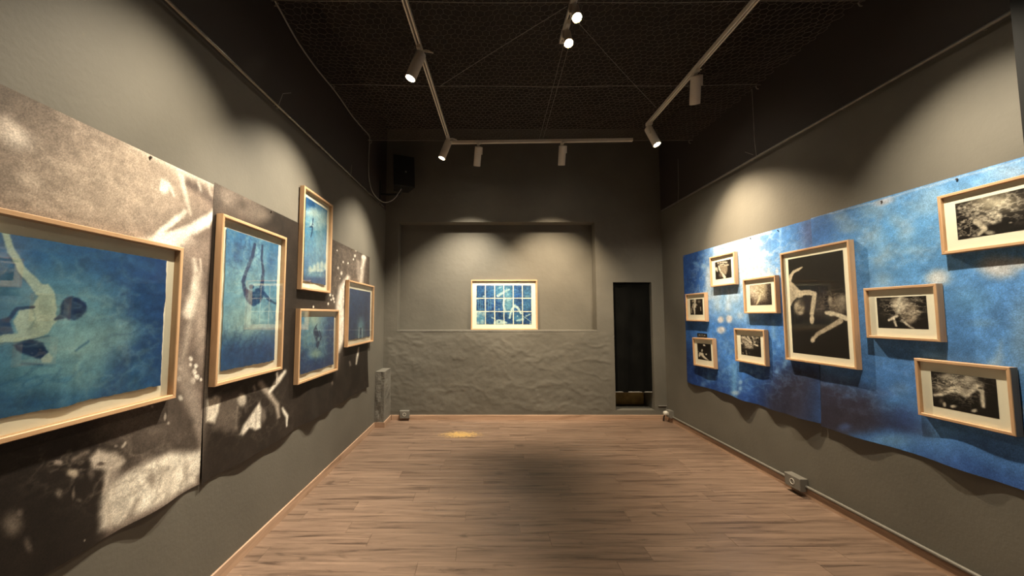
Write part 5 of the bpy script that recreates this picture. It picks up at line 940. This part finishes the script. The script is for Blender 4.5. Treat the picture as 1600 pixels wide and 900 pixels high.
def netting():
    P = 0.056; rows = P * 0.866
    y0, y1 = 0.6, 4.767
    pts, edges = {}, []
    key = lambda x, y: (int(round(x * 2000)), int(round(y * 2000)))
    cells = []
    j = 0; yy = y0
    a = P / math.sqrt(3)
    while yy < y1:
        xx = -1.62 + (P / 2 if j % 2 else 0)
        while xx < 2.78:
            cells.append((xx, yy)); xx += P
        yy += a * 1.5; j += 1
    es = set()
    for (cx, cy) in cells:
        cs = [key(cx + a * math.cos(math.radians(60 * k + 30)), cy + a * math.sin(math.radians(60 * k + 30))) for k in range(6)]
        for k in range(6):
            p, q = cs[k], cs[(k + 1) % 6]
            es.add((p, q) if p < q else (q, p))
    def close(p):                                    # merge rounding neighbours
        return (p[0] // 3, p[1] // 3)
    seen = set(); V = []; F = []
    def place(p):
        x, y = p[0] / 2000.0, p[1] / 2000.0
        return (x + 0.010 * (math.sin(x * 9.1 + y * 17.0) + 0.6 * math.sin(x * 31 + y * 7)), y + 0.010 * (math.sin(x * 14.0 - y * 8.3) + 0.6 * math.sin(y * 37 - x * 5)), NZ + sag(x, y) + 0.006 * math.sin(x * 23 + y * 11) * math.cos(y * 19 - x * 7))
    for p, q in es:
        kk = (close(p), close(q)); 
        if kk in seen or (kk[1], kk[0]) in seen: continue
        seen.add(kk)
        A, B = Vector(place(p)), Vector(place(q))
        if not (xl_at(A.y) < A.x < xr_at(A.y) and xl_at(B.y) < B.x < xr_at(B.y)) or max(A.y, B.y) > y1: continue
        d = (B - A); u = Vector((-d.y, d.x, 0)).normalized() * 0.0012; w = Vector((0, 0, 0.0014))
        o = len(V)
        for e in (A, B): V += [tuple(e + u + w * 0.5), tuple(e - u + w * 0.5), tuple(e - w)]
        F += [(o, o+1, o+4, o+3), (o+1, o+2, o+5, o+4), (o+2, o, o+3, o+5)]
    me = bpy.data.meshes.new('wire_netting'); me.from_pydata(V, [], F); me.update()
    o = obj('wire_netting', me, M_NET)
    tag(o, 'hexagonal wire netting stretched under the black ceiling', 'netting', kind='stuff')
netting()

# ================================================================== track lighting
TZ = 3.665
def track(a, b, label):
    a, b = Vector(a), Vector(b); d = (b - a); Ln = d.length; d.normalize()
    root = empty('track_rail', a, math.atan2(d.y, d.x))
    m = MB()
    # channel: two side cheeks and a web, open slot underneath
    m.box(0, Ln, -0.018, 0.018, 0.010, 0.017); m.box(0, Ln, -0.018, -0.007, -0.017, 0.010); m.box(0, Ln, 0.007, 0.018, -0.017, 0.010)
    m.build('channel', M_WHITE, root)
    MB().box(0.004, Ln - 0.004, -0.0065, 0.0065, -0.004, 0.0095).build('slot', M_GREY, root)
    for x in (-0.006, Ln): MB().box(x, x + 0.006, -0.018, 0.018, -0.017, 0.017).build('end_cap', M_WHITE, root)
    k = max(2, int(Ln / 1.1))
    for i in range(k):
        x = Ln * (i + 0.5) / k
        MB().tube([(x, 0, 0.016), (x, 0, 0.028)], 0.004, 6).build('hanger', M_STEEL, root)
    tag(root, label, 'track', 'white lighting tracks'); return root
def lx(y): return -0.422 - (4.59 - y) * 0.0555
track((lx(0.2), 0.2, TZ), (lx(4.62), 4.62, TZ), 'white lighting track running along the left side below the netting')
track((1.88, 0.2, TZ), (1.88, 4.28, TZ), 'white lighting track running along the right side below the netting')
track((-0.395, 4.735, TZ), (1.855, 4.665, TZ), 'white lighting track across the room in front of the back wall')
track((0.628, 0.2, TZ), (0.628, 2.93, TZ), 'white lighting track in the middle, carrying two glaring lamps')

def lamp(pos, target, label, power, color, size=84, blend=1.0, bare=False, stem=0.095, body=0.235, rad=0.044, lens=None):
    """pos: where the lamp is clipped into its track"""
    pos = Vector(pos); root = empty('track_spotlight', pos)
    piv = Vector((0, 0, -stem)); aim = (Vector(target) - (pos + piv)).normalized()
    MB().box(-0.015, 0.015, -0.045, 0.045, -0.034, 0.0).build('adapter', M_WHITE, root)
    side = aim.cross(Vector((0, 0, 1))).normalized() if abs(aim.z) < 0.995 else Vector((0, 1, 0))
    so = side * (rad + 0.006)
    arm = MB(); arm.tube([Vector((0, 0, -0.03)), Vector((0, 0, -0.045)), so + Vector((0, 0, -0.055)), so + piv + aim * 0.045], 0.009, 8)
    arm.build('arm', M_WHITE, root, True)
    q = Vector((0, 0, 1)).rotation_difference(aim)
    def orient(o, off): o.rotation_mode = 'QUATERNION'; o.rotation_quaternion = q; o.location = piv + aim * off
    def onbody(o, off): o.parent = b; o.location = (0, 0, off)
    r = rad
    b = MB().lathe([(0.0, 0.0), (r * 0.86, 0.0), (r * 0.97, 0.003), (r, 0.008), (r, body - 0.004), (r * 0.97, body), (r * 0.86, body), (r * 0.84, body - 0.022), (0, body - 0.024)], 28).build('body', M_WHITE, root, True); orient(b, -0.045)
    ln = MB().lathe([(0, 0), (r * 0.83, 0.0), (r * 0.83, 0.003), (0, 0.006)], 24).build('lens', M_BULB if bare else M_LENS, root, True); onbody(ln, body - 0.020)
    if bare:
        g = MB().lathe([(r * 0.98, body - 0.014), (r * 1.09, body - 0.012), (r * 1.12, body + 0.004), (r * 1.02, body + 0.008), (r * 0.93, body + 0.002)], 28).build('reflector_ring', M_GOLD, root, True); onbody(g, 0)
    # supply cable loop from adapter to the back of the body
    e = piv - aim * 0.045
    hz = Vector((aim.x, aim.y, 0)); hz = hz.normalized() if hz.length > 1e-3 else Vector((0, 1, 0))
    A = Vector((0, 0, -0.03)) - hz * 0.014; bk = -hz * 0.8 + Vector((0.5, 0, 0))
    cp = smoothline([A, A + bk * 0.035 + Vector((0, 0, 0.012)), A + bk * 0.075 - Vector((0, 0, 0.006)), e + bk * 0.06 - aim * 0.02, e - aim * 0.022, e + aim * 0.006], 4)
    MB().tube(cp, 0.0042, 6).build('cable', M_WHITE, root, True)
    ld = bpy.data.lights.new('spot', 'SPOT'); ld.energy = power * POWER; ld.color = color; ld.spot_size = math.radians(size); ld.spot_blend = blend; ld.shadow_soft_size = 0.022
    lo = bpy.data.objects.new('spot', ld); COL.objects.link(lo); lo.parent = root
    lo.rotation_mode = 'QUATERNION'; lo.rotation_quaternion = Vector((0, 0, -1)).rotation_difference(aim); lo.location = piv + aim * (body - 0.045 + 0.012)
    tag(root, label, 'spotlight', 'white track spotlights')
    return root
TP = TZ - 0.012
# left track
lamp((lx(2.98), 2.98, TP), (-1.47, 2.75, 0.95), 'white spotlight on the left track nearest the viewer, lens turned to the left wall', 215, WARM)
lamp((lx(4.55), 4.55, TP), (-1.45, 4.40, 0.85), 'white spotlight at the far end of the left track, by the corner of the tracks', 165, WARM)
lamp((lx(1.75), 1.75, TP), (-1.50, 1.72, 0.95), 'white spotlight on the left track above the viewer, out of the picture', 118, WARM)
# across the back
lamp((-0.055, 4.727, TP), (-0.30, 5.80, 1.2), 'left one of two white spotlights hanging from the cross track', 205, WARM, size=80)
lamp((0.995, 4.695, TP), (1.03, 5.80, 1.2), 'right one of two white spotlights hanging from the cross track', 205, WARMER, size=80)
# right track
lamp((1.88, 4.22, TP), (2.67, 3.55, 1.05), 'white spotlight at the far end of the right track, lens glaring towards the viewer', 180, WARMER)
lamp((1.88, 3.28, TP), (2.55, 5.0, 0.6), 'white spotlight halfway along the right track, hanging straight down', 110, WARM)
lamp((1.88, 2.02, TP), (2.70, 1.98, 0.9), 'white spotlight on the right track near the viewer, out of the picture', 118, WARM)
# middle
lamp((0.628, 2.49, TP), (0.55, 0.9, 0.9), 'nearer of two glaring lamps on the middle track', 32, WARMER, size=100, bare=True, rad=0.030, body=0.15)
lamp((0.628, 2.73, TP), (0.52, 1.2, 0.9), 'farther of two glaring lamps on the middle track', 32, WARMER, size=100, bare=True, rad=0.030, body=0.15)


# ================================================================== loudspeaker and its cable
def speaker():
    c = Vector((-1.115, 5.30, 3.49)); base = Vector((-1.115, 5.30, 3.24))
    root = empty('loudspeaker', base); root.rotation_euler = (math.radians(-8), 0, math.radians(24))
    w, d, h = 0.145, 0.115, 0.46
    # cabinet: tapered to the back
    m = MB(); m.prism([(-w,-d,0),(w,-d,0),(w*0.72,d,0.02),(-w*0.72,d,0.02),(-w,-d,h),(w,-d,h),(w*0.72,d,h-0.02),(-w*0.72,d,h-0.02)]); m.build('cabinet', M_SPK, root)
    MB().box(-w+0.012, w-0.012, -d-0.010, -d, 0.012, h-0.012).build('grille', M_GRILLE, root)
    MB().lathe([(0,0),(0.013,0),(0.013,0.003),(0,0.004)], 16).build('badge', M_SILVER, root).matrix_local = Matrix.Translation((0.02, -d-0.010, h*0.47)) @ Matrix.Rotation(math.radians(90), 4, 'X')
    tag(root, 'black loudspeaker on a bracket in the upper left corner', 'speaker')
    # bracket from the left wall
    bp = WL.p(0.30, 3.24)
    br_ = empty('speaker_bracket', bp)
    R = lambda v: Vector(v) - bp
    pl = MB(); a = [WL.p(0.26,3.12), WL.p(0.34,3.12), WL.p(0.34,3.12,0.012), WL.p(0.26,3.12,0.012)]; pl.prism([R(v) for v in a] + [R(v) + Vector((0,0,0.26)) for v in a]); pl.build('wall_plate', M_SPK, br_)
    MB().tube([R(WL.p(0.30, 3.20, 0.01)), R(WL.p(0.30, 3.19, 0.12)), R((-1.16, 5.33, 3.19)), R((-1.13, 5.31, 3.25))], 0.016, 10).build('arm', M_SPK, br_, True)
    tag(br_, 'black wall bracket that carries the loudspeaker', 'bracket')
speaker()
cp = [WL.p(4.2, 3.70, 0.02), WL.p(3.4, 3.735, 0.02), WL.p(3.07, 3.715, 0.02), WL.p(2.75, 3.66, 0.02), WL.p(2.4, 3.66, 0.02), WL.p(2.08, 3.69, 0.02), WL.p(1.85, 3.70, 0.02), WL.p(1.5, 3.70, 0.02), WL.p(1.15, 3.735, 0.02), WL.p(0.92, 3.76, 0.02), WL.p(0.89, 3.70, 0.02), WL.p(0.90, 3.45, 0.015), WL.p(0.88, 3.22, 0.02), WL.p(0.80, 3.06, 0.05), WL.p(0.60, 3.00, 0.12), WL.p(0.48, 3.06, 0.22), Vector((-1.14, 5.26, 3.22)), Vector((-1.12, 5.32, 3.32))]
b0 = cp[9]; o = MB().tube([v - b0 for v in smoothline(cp)], 0.0065, 8).build('speaker_cable', M_CABLE, None, True); o.location = b0
tag(o, 'grey cable along the top of the left wall, looping down to the loudspeaker', 'cable')

# ================================================================== sockets, conduit
def socket(loc, rz, size, label, sockets=1):
    w, d, h = size; root = empty('power_socket', loc, rz)
    MB().bbox(-w/2, w/2, 0, d, 0, h, 0.004).build('box', M_GREY, root)
    m = MB().lathe([(0.024, 0.0), (0.024, 0.0025), (0.020, 0.003), (0.018, -0.006), (0, -0.006)], 24).build('socket_insert', M_SOCK, root, True)
    m.matrix_local = Matrix.Translation((0.0, d, h*0.52)) @ Matrix.Rotation(math.radians(-90), 4, 'X')
    for sx in (-0.007, 0.007):
        p = MB().lathe([(0.0025, 0.0), (0.0025, 0.002), (0, 0.002)], 8).build('pin_hole', M_SPK, root); p.matrix_local = Matrix.Translation((sx, d - 0.006, h*0.52)) @ Matrix.Rotation(math.radians(-90), 4, 'X')
    tag(root, label, 'socket', 'grey surface-mounted power sockets'); return root
socket((-1.11, D - 0.004, 0.035), WB.rot(), (0.135, 0.055, 0.105), 'grey power socket box on the back wall next to the corner stub')
socket(WR.p(2.285, 0.045, 0.0), WR.rot(), (0.165, 0.066, 0.10), 'grey power socket box halfway along the right wall, on the conduit')
socket(WR.p(0.13, 0.072, 0.0), WR.rot(), (0.13, 0.055, 0.095), 'grey power socket box in the far right corner with a plug in it')
pg = empty('power_plug', WR.p(0.10, 0.085, 0.056), WR.rot())
m = MB().lathe([(0, 0), (0.030, 0.0), (0.032, 0.006), (0.030, 0.034), (0.020, 0.044), (0, 0.046)], 20).build('plug_body', M_SOCK, pg, True); m.matrix_local = Matrix.Translation((0, 0, 0.035)) @ Matrix.Rotation(math.radians(-90), 4, 'X')
MB().tube([(0, 0.03, 0.012), (0.005, 0.04, -0.02), (0.02, 0.035, -0.06), (0.06, 0.02, -0.078)], 0.009, 8).build('cord', M_SPK, pg, True)
tag(pg, 'white round plug with a short black cord in the far corner socket', 'plug')
cd_b = WR.p(0.2, 0.085, 0.016)
o = MB().tube([WR.p(s, 0.086, 0.014) - cd_b for s in np.linspace(0.0, D - 1.72, 12)], 0.012, 10).build('conduit_pipe', M_GREY, None, True); o.location = cd_b
tag(o, 'thin grey conduit running along the right wall just above the skirting', 'conduit')
o = MB().tube([(2.52 - 2.57, 0, 0), (2.60 - 2.57, 0, 0), (2.637 - 2.57, 0, 0), (2.640 - 2.57, 0.0, -0.03), (2.640 - 2.57, 0.0, -0.06)], 0.010, 8).build('conduit_stub', M_GREY, None, True); o.location = (2.57, D - 0.010, 0.198)
tag(o, 'short grey bent conduit end on the back wall right of the niche', 'conduit')
